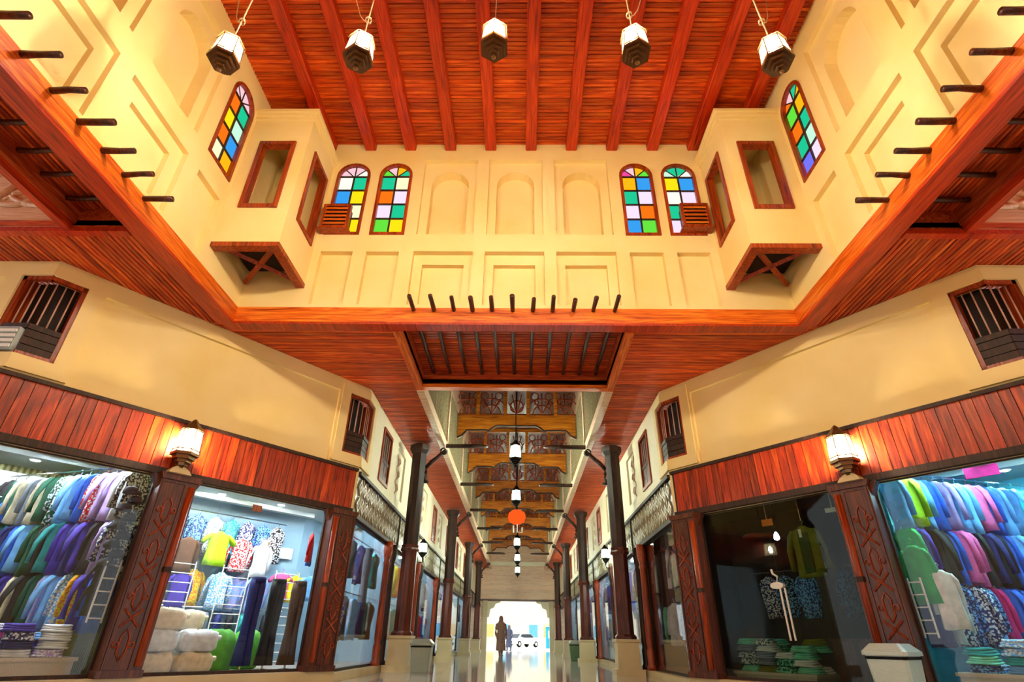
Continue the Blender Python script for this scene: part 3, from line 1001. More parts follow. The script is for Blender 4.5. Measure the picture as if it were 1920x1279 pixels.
# ------------------------------------------------------------------ hanging lanterns
def hexa(r, z, ph=pi/6):
    return [(r*cos(ph + pi/3*k), r*sin(ph + pi/3*k), z) for k in range(6)]
def make_lantern(name, label, cat, bulb, gl, sc=1.0, group=None, metal=None):
    metal = metal or BRONZE
    t = thing(name, label, cat, (0, 0, 0), 0, group)
    k = sc
    m = MB()
    for (r0, z0), (r1, z1) in (((.145, -.03), (.145, -.06)), ((.115, -.06), (.115, -.1)), ((.085, -.1), (.085, -.135)), ((.055, -.135), (.05, -.165)), ((.02, -.165), (.025, -.19)), ((.025, -.19), (.0, -.215))):
        m.loft([hexa(r0*k, z0*k), hexa(max(r1, .002)*k, z1*k)])
    m.build('stepped_base', metal, t)
    m = MB()
    for j in range(6):
        a = pi/6 + pi/3*j
        m.tube([(.135*k*cos(a), .135*k*sin(a), -.03*k), (.115*k*cos(a), .115*k*sin(a), .22*k)], .005*k, 5)
    for z, r in ((.0, .133), (.22, .117)):
        h = hexa(r*k, z*k)
        for j in range(6):
            m.tube([h[j], h[(j+1) % 6]], .006*k, 5)
    m.build('cage', metal, t)
    m = MB()
    m.loft([hexa(.128*k, -.025*k), hexa(.112*k, .215*k)], caps=False)
    m.build('glass', gl, t)
    m = MB()
    m.loft([hexa(.135*k, .22*k), hexa(.06*k, .30*k), hexa(.04*k, .33*k), hexa(.012*k, .36*k)])
    m.build('cap', metal, t)
    m = MB().lathe([(.002, .02*k), (.028*k, .04*k), (.045*k, .08*k), (.045*k, .11*k), (.03*k, .15*k), (.002, .17*k)], 6)
    m.build('bulb', bulb, t, True)
    return t
LY = 3.4
lamps = [(-.92, 1.60), (-.505, 1.605), (-.09, 1.66), (.345, 1.63), (.765, 1.585)]
l0 = make_lantern('hanging_lantern', '', 'lantern', BULB, LGLASS, 1.1, 'hexagonal lanterns under the hall ceiling')
names = ('leftmost', 'second from left', 'middle', 'second from right', 'rightmost')
drift = (.45, .22, .0, -.28, -.5)
hung = []
for i, (a, b) in enumerate(lamps):
    p = (a*LY + .13, LY, .6 + b*LY - .15)
    lab = 'glowing hexagonal bronze lantern hanging under the hall ceiling, %s' % names[i]
    if i == 0:
        l0.location, l0['label'] = p, lab
        t = l0
    else:
        t = dup(l0, p, 0, lab)
    hung.append(t)
for i, t in enumerate(hung):
    p = t.location
    for ch in t.children:
        if ch.name.startswith('bulb'):
            ch.material_slots[0].link = 'OBJECT'
            ch.material_slots[0].material = BULB_LOW if i in (0, 4) else BULB
    zt_ = ZC - p[2]
    dx = drift[i]
    MB().tube([(0, 0, .34), (dx*.05, 0, .34 + (zt_-.34)*.3), (dx*.4, .02, .34 + (zt_-.34)*.7), (dx, .05, zt_)], .008, 6).build('cord', CORD, t, True)
    if i != 2:
        q = .34 + (zt_ - .34)*.1
        sg = -1 if i < 2 else 1
        pts = [(dx*.03, 0, q), (dx*.03 + sg*.05, 0, q+.02), (dx*.1 + sg*.12, 0, q + .12), (dx*.3 + sg*.28, 0, q + .5), (dx*.6 + sg*.35, 0, q + 1.3), (dx + sg*.3, .05, zt_)]
        MB().tube(pts, .006, 6).build('loose_wire', CORD, t, True)
        MB().tube([(dx*.03 + .03*cos(v), .03*sin(v), q + .004*v) for v in [w_*.6 for w_ in range(22)]], .005, 5).build('wire_knot', CORD, t, True)
# passage lanterns
pl0 = make_lantern('passage_lantern', '', 'lantern', CBULB, CGLASS, 1.25, 'green glass lanterns down the passage', IRON)
hung = []
for i, (yy, zz) in enumerate(((13.3, 4.68), (17.2, 4.50), (25.0, 4.30), (28.9, 4.15), (32.8, 4.0))):
    lab = 'greenish glass lantern on a chain in the passage, %s from the hall' % ('first', 'second', 'third', 'fourth', 'fifth')[i]
    if i == 0:
        pl0.location, pl0['label'] = (.0, yy, zz), lab
        hung.append(pl0)
    else:
        hung.append(dup(pl0, (.0, yy, zz), 0, lab))
for t in hung:
    MB().tube([(0, 0, .42), (0, 0, ZR - t.location.z)], .012, 6).build('chain', IRON, t)
# red cloth shade
t = thing('red_hanging_shade', 'bright red fabric hanging shade in the middle of the passage', 'hanging shade', (0.0, 21.0, 4.45), 0)
RED = emit('red_shade_cloth', (1.0, .09, .01, 1), 0.9, 0.0, False)
for k in range(6):
    a = pi/3*k
    m = MB().loft([[(r*cos(b + a) + .12*cos(a), r*sin(b + a) + .12*sin(a), z) for b in [2*pi*q/8 for q in range(8)]] for r, z in ((.02, 0), (.16, .08), (.22, .25), (.18, .42), (.03, .52))])
    m.build('petal', RED, t, True)
MB().tube([(0, 0, .5), (0, 0, ZR-4.45)], .012, 6).build('cord', IRON, t)
m = MB().tube([(-.12, 0, -.05), (-.12, 0, -.3)], .03, 6)
m.tube([(.02, 0, .02), (.02, 0, -.28), (.2, 0, -.3), (.2, 0, -.12)], .028, 6)
m.build('white_fitting', WHITE, t)

# ------------------------------------------------------------------ carved pilasters and wall lanterns
def diag_rz(side):
    t = frame_diag(side).to_3x3() @ Vector((1, 0, 0))
    return math.atan2(t.y*-side, t.x*-side)
def pilaster(side, s, wd, label, zb=.15, flute=1):
    p = PD(side, s, 0, zb)
    t = thing('carved_pilaster', label, 'pilaster', p, diag_rz(side), 'carved pilasters of the shop fronts')
    top = 2.55 - zb
    e = flute*(-side)                       # where the half round strip runs, in local x
    hw = wd/2
    MB().box(-hw, hw, -.19, .06, 0, top).build('shaft', W_PIL, t)
    xs = e*(hw-.065)
    m = MB().tube([(xs, -.19, .12), (xs, -.19, top-.14)], .045, 10)
    m.build('half_round', W_FRAME, t, True)
    MB().tube([(xs, -.2, top*.5-.03), (xs, -.2, top*.5+.03)], [.058, .058], 10).build('ring_collar', W_DARK, t)
    x0, x1 = sorted((e*(hw-.14), -e*(hw-.02)))
    m = MB()
    m.ring(rect(x0, x1, .06, top-.1), rect(x0+.02, x1-.02, .08, top-.12), -.205, -.19)
    m.build('panel_rim', W_PIL, t)
    m = MB()
    cx, hwid = (x0+x1)/2, (x1-x0)/2 - .05
    nz = 4
    step = (top - .3)/nz
    y = -.2
    for k in range(nz):
        z = .16 + step*k
        hx = [(cx-hwid*.45, z+.1), (cx, z+.02), (cx+hwid*.45, z+.1), (cx+hwid*.45, z+.27), (cx, z+.35), (cx-hwid*.45, z+.27), (cx-hwid*.45, z+.1)]
        m.tube([(a, y, b) for a, b in hx], .011, 5)
        for q in (-1, 1):
            m.tube(arc(cx+q*hwid*.82, z+.185, .032, 0, 2*pi, 8, y), .009, 5)
        if k < nz-1 or True:
            zc = z + .47
            if zc < top - .2:
                m.tube([(cx-hwid, y, zc-.1), (cx+hwid, y, zc+.1)], .012, 5)
                m.tube([(cx-hwid, y, zc+.1), (cx+hwid, y, zc-.1)], .012, 5)
    m.build('strapwork_carving', W_FRAME, t)
    MB().prism([(-hw-.03, top), (hw+.03, top), (hw, top-.08), (-hw, top-.08)], -.22, .05).build('capital', W_PIL, t)
    for q in (-1, 1):
        MB().prism([(q*hw, top-.02), (q*(hw+.09), top-.02), (q*hw, top-.2)], -.12, .0).build('ear_bracket', W_PIL, t)
    MB().box(-hw-.02, hw+.02, -.21, .06, 0, .08).build('foot', W_PIL, t)
    return t
for side, nm in ((-1, 'left'), (1, 'right')):
    pilaster(side, 2.23, .47, 'carved brown pilaster under the wall lantern of the %s shop' % nm)
    pilaster(side, 4.98, .47, 'carved brown corner pilaster of the %s shop beside the passage' % nm, flute=-1)
    p = PD(side, 2.17, -.1, 2.56)
    t = make_lantern('wall_lantern', 'blazing wall lantern on a cream corbel above the %s pilaster' % nm, 'lantern', WBULB, LGLASS, 1.3, 'wall lanterns over the pilasters')
    t.location, t.rotation_euler = (PD(side, 2.17, -.22, 2.88)), (0, 0, diag_rz(side))
    m = MB().loft([[(-a, y0, z), (a, y0, z), (a, .14, z), (-a, .14, z)] for a, y0, z in ((.15, -.06, -.33), (.11, -.04, -.27), (.05, .0, -.22))])
    m.build('corbel', STONE, t)
    MB().tube([(0, .05, -.25), (0, .0, -.21)], .02, 6).build('stem', BRONZE, t)
    for s2 in (-1, 1):
        MB().tube([(s2*.03, 0, -.24), (s2*.09, 0, -.22), (s2*.1, 0, -.15), (s2*.06, 0, -.12), (s2*.05, 0, -.16)], .008, 6).build('scroll', BRONZE, t, True)
    MB().tube([(0, 0, .3), (0, .1, .34), (0, .19, .3)], .012, 6).build('wall_arm', BRONZE, t)
    # passage wall lantern
for s, nm, yy in ((-1, 'left', 16.7), (1, 'right', 17.4)):
    t = make_lantern('passage_wall_lantern', 'small bright lantern on the %s passage wall behind the first column' % nm, 'lantern', CBULB, CGLASS, 1.0, 'small lanterns on the passage walls', IRON)
    t.location = (s*2.72, yy, 2.86)
    MB().tube([(0, 0, -.18), (0, 0, -.3), (s*.15, 0, -.3)], .015, 6).build('wall_arm', IRON, t)

# ------------------------------------------------------------------ cloth
CL = {}
def cloth(r, g, b, pat=None):
    key = (r, g, b, pat)
    if key in CL:
        return CL[key]
    m, nt, bs, L = base_mat('cloth_%d_%d_%d%s' % (r, g, b, '_print' if pat else ''))
    mp, _ = coords(nt, (1, 1, 1), True)
    tx = N(nt, 'ShaderNodeTexVoronoi' if pat else 'ShaderNodeTexNoise')
    tx.inputs['Scale'].default_value = 34 if pat else 9
    L.new(mp.outputs[0], tx.inputs['Vector'])
    c = S(r, g, b)
    if pat:
        rp = ramp(nt, [(0.0, S(*pat)), (0.42, S(*pat)), (0.5, c)])
        rp.color_ramp.interpolation = 'CONSTANT'
        L.new(tx.outputs['Distance'], rp.inputs[0])
    else:
        rp = ramp(nt, [(0.3, tuple(x*.8 for x in c[:3]) + (1,)), (0.7, tuple(min(1, x*1.12) for x in c[:3]) + (1,))])
        L.new(tx.outputs['Fac'], rp.inputs[0])
    L.new(rp.outputs[0], bs.inputs['Base Color'])
    bs.inputs['Roughness'].default_value = 0.75
    CL[key] = m
    return m
def garment_mesh(kind, seed):
    rd = random.Random(seed)
    m = MB()
    n = 18
    if kind in ('shirt', 'tee', 'robe'):
        L_ = {'shirt': .70, 'tee': .62, 'robe': .74}[kind]*rd.uniform(.95, 1.05)
        W_ = {'shirt': .19, 'tee': .20, 'robe': .15}[kind]
        rows = [(0, .05, .035), (-.025, .075, .045), (-.05, min(.15, W_*.85), .05), (-.08, W_*.97, .05), (-.2, W_*.98, .055), (-.4*L_/.7, W_*.93, .055), (-.8*L_, W_*1.0, .06), (-L_, W_*1.06, .065)]
        ph, kf = rd.uniform(0, 6), rd.choice((3, 4, 5))
        rings = []
        for z, ww, th in rows:
            am = .022*min(1, -z/L_*1.4)
            ring = []
            for k in range(n):
                a = 2*pi*k/n
                ring.append((ww*cos(a), th*sin(a) + am*sin(kf*cos(a)*2.2 + ph), z + (.012*sin(3*a+ph) if z < -.5*L_ else 0)))
            rings.append(ring)
        m.loft(rings)
        for s in (-1, 1):
            if kind == 'tee':
                pts = [(s*.15, 0, -.06), (s*.24, 0, -.13), (s*.30, .01, -.22)]
                rs = [.06, .075, .078]
            elif kind == 'robe':
                pts = [(s*.11, 0, -.06), (s*.15, .01, -.14), (s*.155, .03, -.32), (s*.15, .04, -.55)]
                rs = [.05, .055, .05, .04]
            else:
                dx = rd.uniform(.0, .06)
                pts = [(s*.15, 0, -.06), (s*.21, .01, -.14), (s*(.23+dx), .015, -.32), (s*(.22+dx*1.4), .03, -.58)]
                rs = [.055, .062, .055, .045]
            m.tube(pts, rs, 8, flat=.55)
        m.tube([(0, 0, -.01), (0, 0, .04), (.025, 0, .065), (0, 0, .09), (-.02, 0, .075)], .005, 5)
    elif kind == 'trousers':
        for s in (-1, 1):
            rows = [(0, s*.05, .062, .075), (-.12, s*.052, .07, .085), (-.3, s*.054, .064, .08), (-.6, s*.055, .055, .06), (-.75, s*.056, .056, .062), (-1.0, s*.06, .072, .07), (-1.18, s*.066, .085, .08)]
            m.loft([[(cx + a_*cos(2*pi*k/14), b_*sin(2*pi*k/14)*(1+.12*sin(5*2*pi*k/14)), z) for k in range(14)] for z, cx, a_, b_ in rows])
        m.lathe([(.108, -.04), (.112, .0), (.108, .03), (.09, .03)], 16)
    elif kind == 'folded':
        for q in range(3):
            z0 = .028*q
            ins = .012*q + rd.uniform(0, .015)
            x, y = .17-ins, .13-ins*.6
            rings = []
            for zz, e in ((z0, .012), (z0+.006, 0), (z0+.02, 0), (z0+.027, .014)):
                rings.append([((x-e)*math.copysign(abs(cos(a))**.45, cos(a)) + .012*sin(3*a+q), (y-e)*math.copysign(abs(sin(a))**.45, sin(a)) + .01*cos(2*a+seed), zz + .006*sin(2*a+q)) for a in [2*pi*k/16 for k in range(16)]])
            m.loft(rings)
    elif kind == 'sack':
        rings = []
        def se(v, p):
            return math.copysign(abs(v)**p, v)
        prof_ = ((.0, .80), (.03, .93), (.09, 1.0), (.18, 1.0), (.27, .99), (.33, .93), (.37, .80), (.385, .5), (.385, .1))
        for i, (z, f) in enumerate(prof_):
            ring = []
            for k in range(28):
                a = 2*pi*k/28
                wr = 1 + .018*sin(7*a + seed + i*1.3) + .015*sin(11*a - i*2.1 + seed)
                ring.append((.40*f*se(cos(a), .55)*wr, .27*f*se(sin(a), .55)*wr, z + (.022*sin(3*a + seed + i) + .012*sin(9*a + i))*(z > .05)))
            rings.append(ring)
        m.loft(rings)
        m.tube([(.38, 0, .24), (.44, .01, .27), (.5, .03, .25)], [.07, .035, .06], 8)
    elif kind == 'bag':
        rings = []
        for i, (z, f) in enumerate(((0, .95), (.03, 1.1), (.14, 1.16), (.26, 1.1), (.36, 1.12), (.46, .98), (.54, .8), (.58, .5), (.57, .2))):
            rings.append([(.25*f*cos(a)*(1 + .09*sin(5*a + seed + 5*z) + .05*sin(11*a + 19*z)), .2*f*sin(a)*(1 + .09*sin(6*a - seed + 4*z) + .05*sin(13*a - 17*z)), z + .02*sin(4*a + seed)*(z > .05)) for a in [2*pi*k/24 for k in range(24)]])
        m.loft(rings)
    elif kind == 'cap':
        m.loft([[(r*cos(a), r*sin(a)*1.1, z) for a in [2*pi*k/14 for k in range(14)]] for r, z in ((.095, 0), (.098, .035), (.085, .08), (.05, .108), (.008, .115))])
        m.loft([[(x*.09, -.08 - d_*(1 - x*x*.6), z) for x in (-1, -.6, 0, .6, 1)] + [(x*.09, -.06, z) for x in (1, .6, 0, -.6, -1)] for d_, z in ((.09, 0), (.09, .012))])
    return m.mesh(kind, True)
GM = {k: [garment_mesh(k, 11*i+3) for i in range(4)] for k in ('shirt', 'tee', 'robe', 'trousers', 'folded', 'sack', 'bag', 'cap')}
ORD = ['first', 'second', 'third', 'fourth', 'fifth', 'sixth', 'seventh', 'eighth', 'ninth', 'tenth', 'eleventh', 'twelfth', 'thirteenth', 'fourteenth', 'fifteenth', 'sixteenth', 'seventeenth', 'eighteenth', 'nineteenth', 'twentieth']
CN = {'navy': (24, 34, 104), 'black': (18, 18, 24), 'green': (14, 84, 60), 'teal': (20, 140, 140), 'blue': (36, 100, 214), 'sky': (110, 176, 236), 'white': (226, 232, 236), 'lilac': (186, 160, 220),
      'red': (220, 24, 30), 'pink': (236, 96, 160), 'yellow': (236, 220, 20), 'lime': (168, 214, 20), 'orange': (236, 140, 20), 'cream': (232, 218, 184), 'olive': (112, 118, 20), 'mint': (120, 220, 190), 'brown': (84, 52, 24),
      'grey': (120, 130, 144), 'violet': (64, 40, 160), 'turquoise': (10, 170, 170), 'emerald': (20, 160, 70), 'leaf': (78, 160, 34), 'magenta': (220, 20, 120)}
def col(c):
    if '/' in c:
        a, b = c.split('/')
        return cloth(*CN[a], pat=CN[b]), '%s-%s printed' % (a, b)
    return cloth(*CN[c]), c
def hang(kind, c, pos, rz, label, group, cat=None, var=0, scale=1.0, nm=None):
    mt, word = col(c)
    noun = {'shirt': 'shirt', 'tee': 'T-shirt', 'robe': 'long-shirt', 'trousers': 'trousers', 'folded': 'folded garment', 'sack': 'sack', 'bag': 'tied bag', 'cap': 'cap'}[kind]
    o = obj(nm or {'shirt': 'hanging_shirt', 'tee': 'tee_shirt', 'robe': 'long_shirt', 'trousers': 'trousers', 'folded': 'folded_garment', 'sack': 'cloth_sack', 'bag': 'tied_bag', 'cap': 'cap'}[kind], GM[kind][var % 4], mt, None, pos, rz)
    o.scale = (scale, scale, scale)
    return tag(o, '%s %s %s' % (word, noun, label), cat or noun, group)

# ------------------------------------------------------------------ shop rooms behind the slanting walls
def room(side, nm, poly, z0, z1, openedges, wm, fm, cm):
    F = frame_diag(side)
    n_ = len(poly)
    w_ = MB(F)
    for i in range(n_):
        if i in openedges:
            continue
        a, b = poly[i], poly[(i+1) % n_]
        w_.add([(*a, z0), (*b, z0), (*b, z1), (*a, z1)], [(0, 1, 2, 3)])
    structure('wall_%s' % nm, w_, wm)
    structure('floor_%s' % nm, MB(F).add([(*p, z0) for p in poly], [tuple(range(n_))]), fm)
    structure('ceiling_%s' % nm, MB(F).add([(*p, z1) for p in poly], [tuple(range(n_))]), cm)
def ribbed(name, c1, c2):
    m, nt, bs, L = base_mat(name)
    mp, _ = coords(nt, (1, 1, 1), False)
    wv = N(nt, 'ShaderNodeTexWave')
    wv.inputs['Scale'].default_value = 6
    L.new(mp.outputs[0], wv.inputs['Vector'])
    r = ramp(nt, [(0.2, c1), (0.8, c2)])
    L.new(wv.outputs['Fac'], r.inputs[0])
    L.new(r.outputs[0], bs.inputs['Base Color'])
    return m
OLIVEW = ribbed('ribbed_olive_wall', S(120, 116, 60), S(190, 184, 120))
BLUEW = plain('pale_blue_wall', S(150, 186, 206), 0.6)
CYANW = plain('cyan_wall', S(80, 190, 214), 0.6)
SHOPC = plain('shop_ceiling', S(214, 226, 224), 0.6)
SHOPF = plain('shop_floor', S(150, 140, 130), 0.3)
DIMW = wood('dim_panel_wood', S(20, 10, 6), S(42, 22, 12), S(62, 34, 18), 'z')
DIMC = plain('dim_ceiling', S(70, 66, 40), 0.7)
SPOTW = emit('warm_shop_spot', (1.0, .86, .62, 1), SPOT)
SPOTC = emit('cyan_shop_spot', (.45, .92, 1.0, 1), SPOT)
SPOTB = emit('blue_shop_spot', (.35, .6, 1.0, 1), 25.0, 0.0, False)
SZ0, SZ1 = .15, 3.02
outer = lambda x: ((x)*-.0, 0)
for side, nm in ((-1, 'left'), (1, 'right')):
    # corner A in local coordinates is (0,0); wall of the side passage runs off at an angle
    ca, sa = .6097, .7926
    e1 = (-3.3*ca, 3.3*sa)                   # a point on the side passage wall
    room(side, 'shop_near_%s' % nm, [(0, .02), (2.22, .02), (2.22, 3.5), (-1.0, 3.5), e1], SZ0, SZ1, (0,), OLIVEW if side < 0 else CYANW, SHOPF, SHOPC)
    p2 = (7.47, 3.2)
    inv = frame_diag(side).inverted()
    c1 = inv @ Vector((side*XW, 13.6, 0))
    c2 = inv @ Vector((side*4.6, 13.6, 0))
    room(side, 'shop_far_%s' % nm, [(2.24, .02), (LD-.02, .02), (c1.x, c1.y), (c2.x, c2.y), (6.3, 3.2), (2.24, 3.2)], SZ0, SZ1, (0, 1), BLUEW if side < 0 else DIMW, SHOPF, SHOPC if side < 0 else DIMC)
    # glass
    for (s0, s1, q, jo) in ((.12, 2.0, 'near', 1.1), (2.46, 4.75, 'far', 2.95 if side < 0 else 3.6)):
        win = structure(next_window(), MB(frame_diag(side)).ring(rect(s0, s1, .15, 2.56), rect(s0+.025, s1-.025, .19, 2.52), -.0, .05), W_DARK, 'glass shop front on the %s, %s the pilaster' % (nm, 'nearer than' if q == 'near' else 'beyond'))
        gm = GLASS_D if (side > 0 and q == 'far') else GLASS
        MB(frame_diag(side)).box(s0+.02, jo-.004, .02, .03, .19, 2.52).build('pane', gm, win)
        MB(frame_diag(side)).box(jo+.004, s1-.02, .02, .03, .19, 2.52).build('pane', gm, win)
def spots(side, nm, pts, mat):
    F = frame_diag(side)
    for i, (s, d) in enumerate(pts):
        p = F @ Vector((s, d, SZ1))
        t = thing('ceiling_spot', 'round ceiling spotlight in the %s, %s counted from the glass' % (nm, ORD[i]), 'spotlight', p, 0, 'ceiling spotlights in the shops')
        MB().lathe([(.075, 0), (.085, -.02), (.065, -.025)], 14).build('rim', WHITE, t)
        MB().lathe([(.06, -.022), (.06, -.03)], 8).build('lens', mat, t)
spots(-1, 'near left shop', [(1.0, .6), (1.75, .7), (.7, 1.5), (1.4, 1.6), (.3, 2.5), (1.1, 2.7)], SPOTM)
spots(-1, 'far left shop', [(3.0, .7), (3.9, .65), (4.7, .8), (3.4, 1.6), (4.4, 1.6), (5.3, 1.5), (4.0, 2.5), (5.2, 2.4), (6.2, 2.2)], SPOTM)
spots(1, 'near right shop', [(1.0, .6), (1.75, .7), (.7, 1.5), (1.4, 1.6), (.3, 2.5), (1.1, 2.7)], SPOTC)

for side, q, s0, s1, dd in ((-1, 'left', 2.3, 6.2, (.35, 1.1, 1.9, 2.7)), (1, 'right', -.2, 2.2, (1.0, 2.2)), (-1, 'left', -.2, 2.2, (1.05, 2.2))):
    for d in dd:
        MB(frame_diag(side)).box(s0, min(s1, 4.95 + 1.3*d) if s0 > 2 else s1, d, d+.16, SZ1-.09, SZ1-.002).build('drop_beam', SHOPC, bpy.data.objects['ceiling_shop_%s_%s' % ('far' if s0 > 2 else 'near', q)])
spots(-1, 'far left shop, warm row', [(3.3, 1.15), (4.1, 2.1), (4.9, 2.05), (3.6, 2.2)], SPOTW)
# ---- near left shop: three rows along the slanting rack, two rows at the back
def rackpos(side, u):
    s, d = 1.0 + 1.06*u, 3.25 - 2.6*u
    return s, d
def rows(side, nm, table, zs, kinds):
    for r, (cols, z) in enumerate(zip(table, zs)):
        n_ = len(cols)
        for i, c in enumerate(cols):
            u = (i + .5)/n_
            u = u**.9
            s, d = rackpos(side, u)
            p = PD(side, s, d, z)
            hang(kinds[(i+r) % len(kinds)], c, p, diag_rz(side) - side*.385 + random.uniform(-.1, .1), 'on the %s slanting rail, near %s shop, %s from back' % (('top', 'middle', 'lowest')[r], nm, ORD[i]), 'garments on the slanting racks of the near %s shop' % nm, 'garment', i+r)
        a, b = rackpos(side, 0), rackpos(side, 1)
        o = MB().tube([PD(side, a[0], a[1], z+.075), PD(side, b[0], b[1], z+.075)], .012, 6).build('hanging_rail', STEEL)
        tag(o, 'steel rail holding the %s row of garments in the near %s shop' % (('top', 'middle', 'lowest')[r], nm), 'rail')
rows(-1, 'left', [
    ['black', 'green', 'cream', 'grey', 'cream', 'green', 'green/white', 'sky', 'sky', 'blue', 'red/white', 'lilac', 'lilac', 'white', 'black/white'],
    ['turquoise', 'turquoise', 'navy', 'blue', 'sky', 'green', 'black', 'teal', 'violet', 'navy', 'violet', 'black', 'lilac', 'navy/white'],
    ['navy', 'navy', 'black', 'green', 'violet', 'cream', 'black', 'green', 'lilac/sky', 'sky', 'sky/white', 'orange/yellow', 'violet', 'blue']], (2.72, 2.02, 1.34), ('robe', 'robe', 'shirt'))
rows(1, 'right', [
    ['sky', 'turquoise', 'sky', 'sky', 'blue', 'pink', 'sky', 'sky', 'lilac', 'blue', 'sky', 'lime', 'sky'],
    ['red', 'red', 'green', 'mint', 'sky', 'blue', 'black', 'navy', 'black', 'pink', 'pink', 'blue', 'black', 'black', 'violet', 'emerald'],
    ['black', 'lime', 'black', 'mint', 'black', 'blue', 'blue', 'magenta', 'navy/sky', 'navy/white', 'navy/sky', 'navy/white', 'white', 'navy']], (2.74, 2.06, 1.34), ('robe', 'robe', 'shirt'))
def backrow(side, nm, cols, s0, s1, d, z, word, kinds=('robe',)):
    n_ = len(cols)
    for i, c in enumerate(cols):
        s = s0 + (s1-s0)*(i+.5)/n_
        hang(kinds[i % len(kinds)], c, PD(side, s, d, z), diag_rz(side) - side*(.25 if 'top' in word else 1.05) + random.uniform(-.1, .1), 'on the %s rail, %s shop, %s from the outer side' % (word, nm, ORD[i]), 'garments on the back rails of the shops', 'garment', i)
    o = MB().tube([PD(side, s0, d, z+.075), PD(side, s1, d, z+.075)], .012, 6).build('hanging_rail', STEEL)
    tag(o, 'steel %s rail at the back of the %s shop' % (word, nm), 'rail')
backrow(-1, 'near left', ['black', 'green', 'green/white', 'mint', 'sky', 'blue', 'blue'], -.1, 1.1, 2.9, 2.34, 'upper back')
backrow(-1, 'near left', ['turquoise', 'teal', 'navy', 'navy', 'black/white', 'navy'], -.1, 1.0, 2.7, 1.5, 'lower back')
backrow(1, 'near right', ['blue', 'violet/sky', 'sky', 'navy', 'blue', 'red'], -.1, 1.1, 2.9, 2.1, 'upper back')
backrow(1, 'near right', ['sky', 'lime', 'emerald', 'black', 'turquoise', 'lime'], -.1, 1.0, 2.6, 1.3, 'lower back')
# long garments right behind the glass by the pilaster
hang('robe', 'emerald', PD(1, 1.88, .3, 1.75), diag_rz(1), 'hanging alone beside the right wall lantern pilaster', 'single garments by the glass', 'garment', 1, .95)
hang('robe', 'white', PD(1, 1.7, .36, 1.45), diag_rz(1)+.5, 'hanging behind the glass next to the emerald shirt', 'single garments by the glass', 'garment', 2, .9)
# caps
for k in range(9):
    z = 2.28 - .115*k
    o = hang('cap', 'black', PD(-1, 1.82 + .09*(k % 2), .26, z), diag_rz(-1) + random.uniform(-.9, .9), 'hung beside the left pilaster, %s from the top' % ORD[k], 'black caps hanging by the left pilaster', 'cap', k, .88)
o = MB().tube([PD(-1, 1.86, .34, 1.2), PD(-1, 1.86, .34, 2.5)], .006, 5).build('cap_string', CORD)
tag(o, 'thin cord carrying the black caps by the left pilaster', 'cord')
def wire_rack(side, s, d, z0, z1, wd, label, ang=0.0, rungs=5):
    p = PD(side, s, d, z0)
    t = thing('wire_rack', label, 'rack', p, diag_rz(side) + ang, 'white wire racks in the shops')
    for x in (-wd/2, wd/2):
        MB().tube([(x, 0, 0), (x, 0, z1-z0)], .012, 6).build('upright', WHITE, t)
    for k in range(rungs):
        z = .05 + (z1-z0-.1)*k/(rungs-1)
        MB().tube([(-wd/2, 0, z), (wd/2, 0, z)], .009, 6).build('rung', WHITE, t)
    return t
wire_rack(-1, 1.9, .18, .72, 1.42, .16, 'small white wire rack standing behind glass at the left pilaster')
wire_rack(1, 1.93, .16, .7, 1.36, .14, 'small white wire ladder standing in for stripe reflections at the right pilaster')  # white stripe reflections built as a wire rack
for k, z in enumerate((1.3, 1.05)):
    hang('shirt', 'black', PD(-1, 1.86, .3, z+.12), diag_rz(-1), 'behind the small wire rack at the left pilaster, %s' % ('upper', 'lower')[k], 'single garments by the glass', 'garment', k, .55)
# heaps of folded clothes on low tables
def low_table(side, s, d, w_, dp, h, label, mat):
    t = thing('display_table', label, 'table', PD(side, s, d, SZ0), diag_rz(side))
    MB().box(-w_/2, w_/2, -dp/2, dp/2, h-.04, h).build('top', mat, t)
    MB().box(-w_/2+.03, w_/2-.03, -dp/2+.03, dp/2-.03, 0, h-.04).build('body', mat, t)
    return t
TBL = plain('pale_table', S(206, 196, 180), 0.5)
def heap(side, nm, s0, s1, d0, d1, h, cols, per, layers, group):
    nx, ny = per
    i = 0
    for L_ in range(layers):
        for a in range(nx):
            for b in range(ny):
                if L_ and random.random() < .1*L_:
                    continue
                s = s0 + (s1-s0)*(a+.5)/nx + random.uniform(-.03, .03)
                d = d0 + (d1-d0)*(b+.5)/ny + random.uniform(-.03, .03)
                c = cols[i % len(cols)]
                hang('folded', c, PD(side, s, d, SZ0 + h + .088*L_), diag_rz(side) + random.uniform(-.14, .14), 'in %s layer, %s row, %s along, %s table' % (('lowest', 'second', 'third', 'fourth', 'top')[L_], ('front', 'rear')[b], ORD[a], nm), group, 'garment', i)
                i += 1
low_table(-1, 1.15, .85, 1.62, .8, .2, 'low pale table under folded clothes in the near left shop', TBL)
heap(-1, 'near left', .38, 1.9, .48, 1.22, .2, ['white', 'sky', 'navy', 'lilac', 'white', 'violet', 'lilac/white', 'white', 'navy/white', 'pink'], (4, 2), 4, 'folded clothes piled in the near left shop')
low_table(1, 1.12, .95, 1.62, .9, .2, 'low pale table under folded clothes in the near right shop', TBL)
heap(1, 'near right', .35, 1.87, .55, 1.38, .2, ['sky', 'sky/white', 'white', 'turquoise', 'sky', 'mint', 'navy/sky', 'sky/white'], (4, 2), 4, 'folded clothes piled in the near right shop')
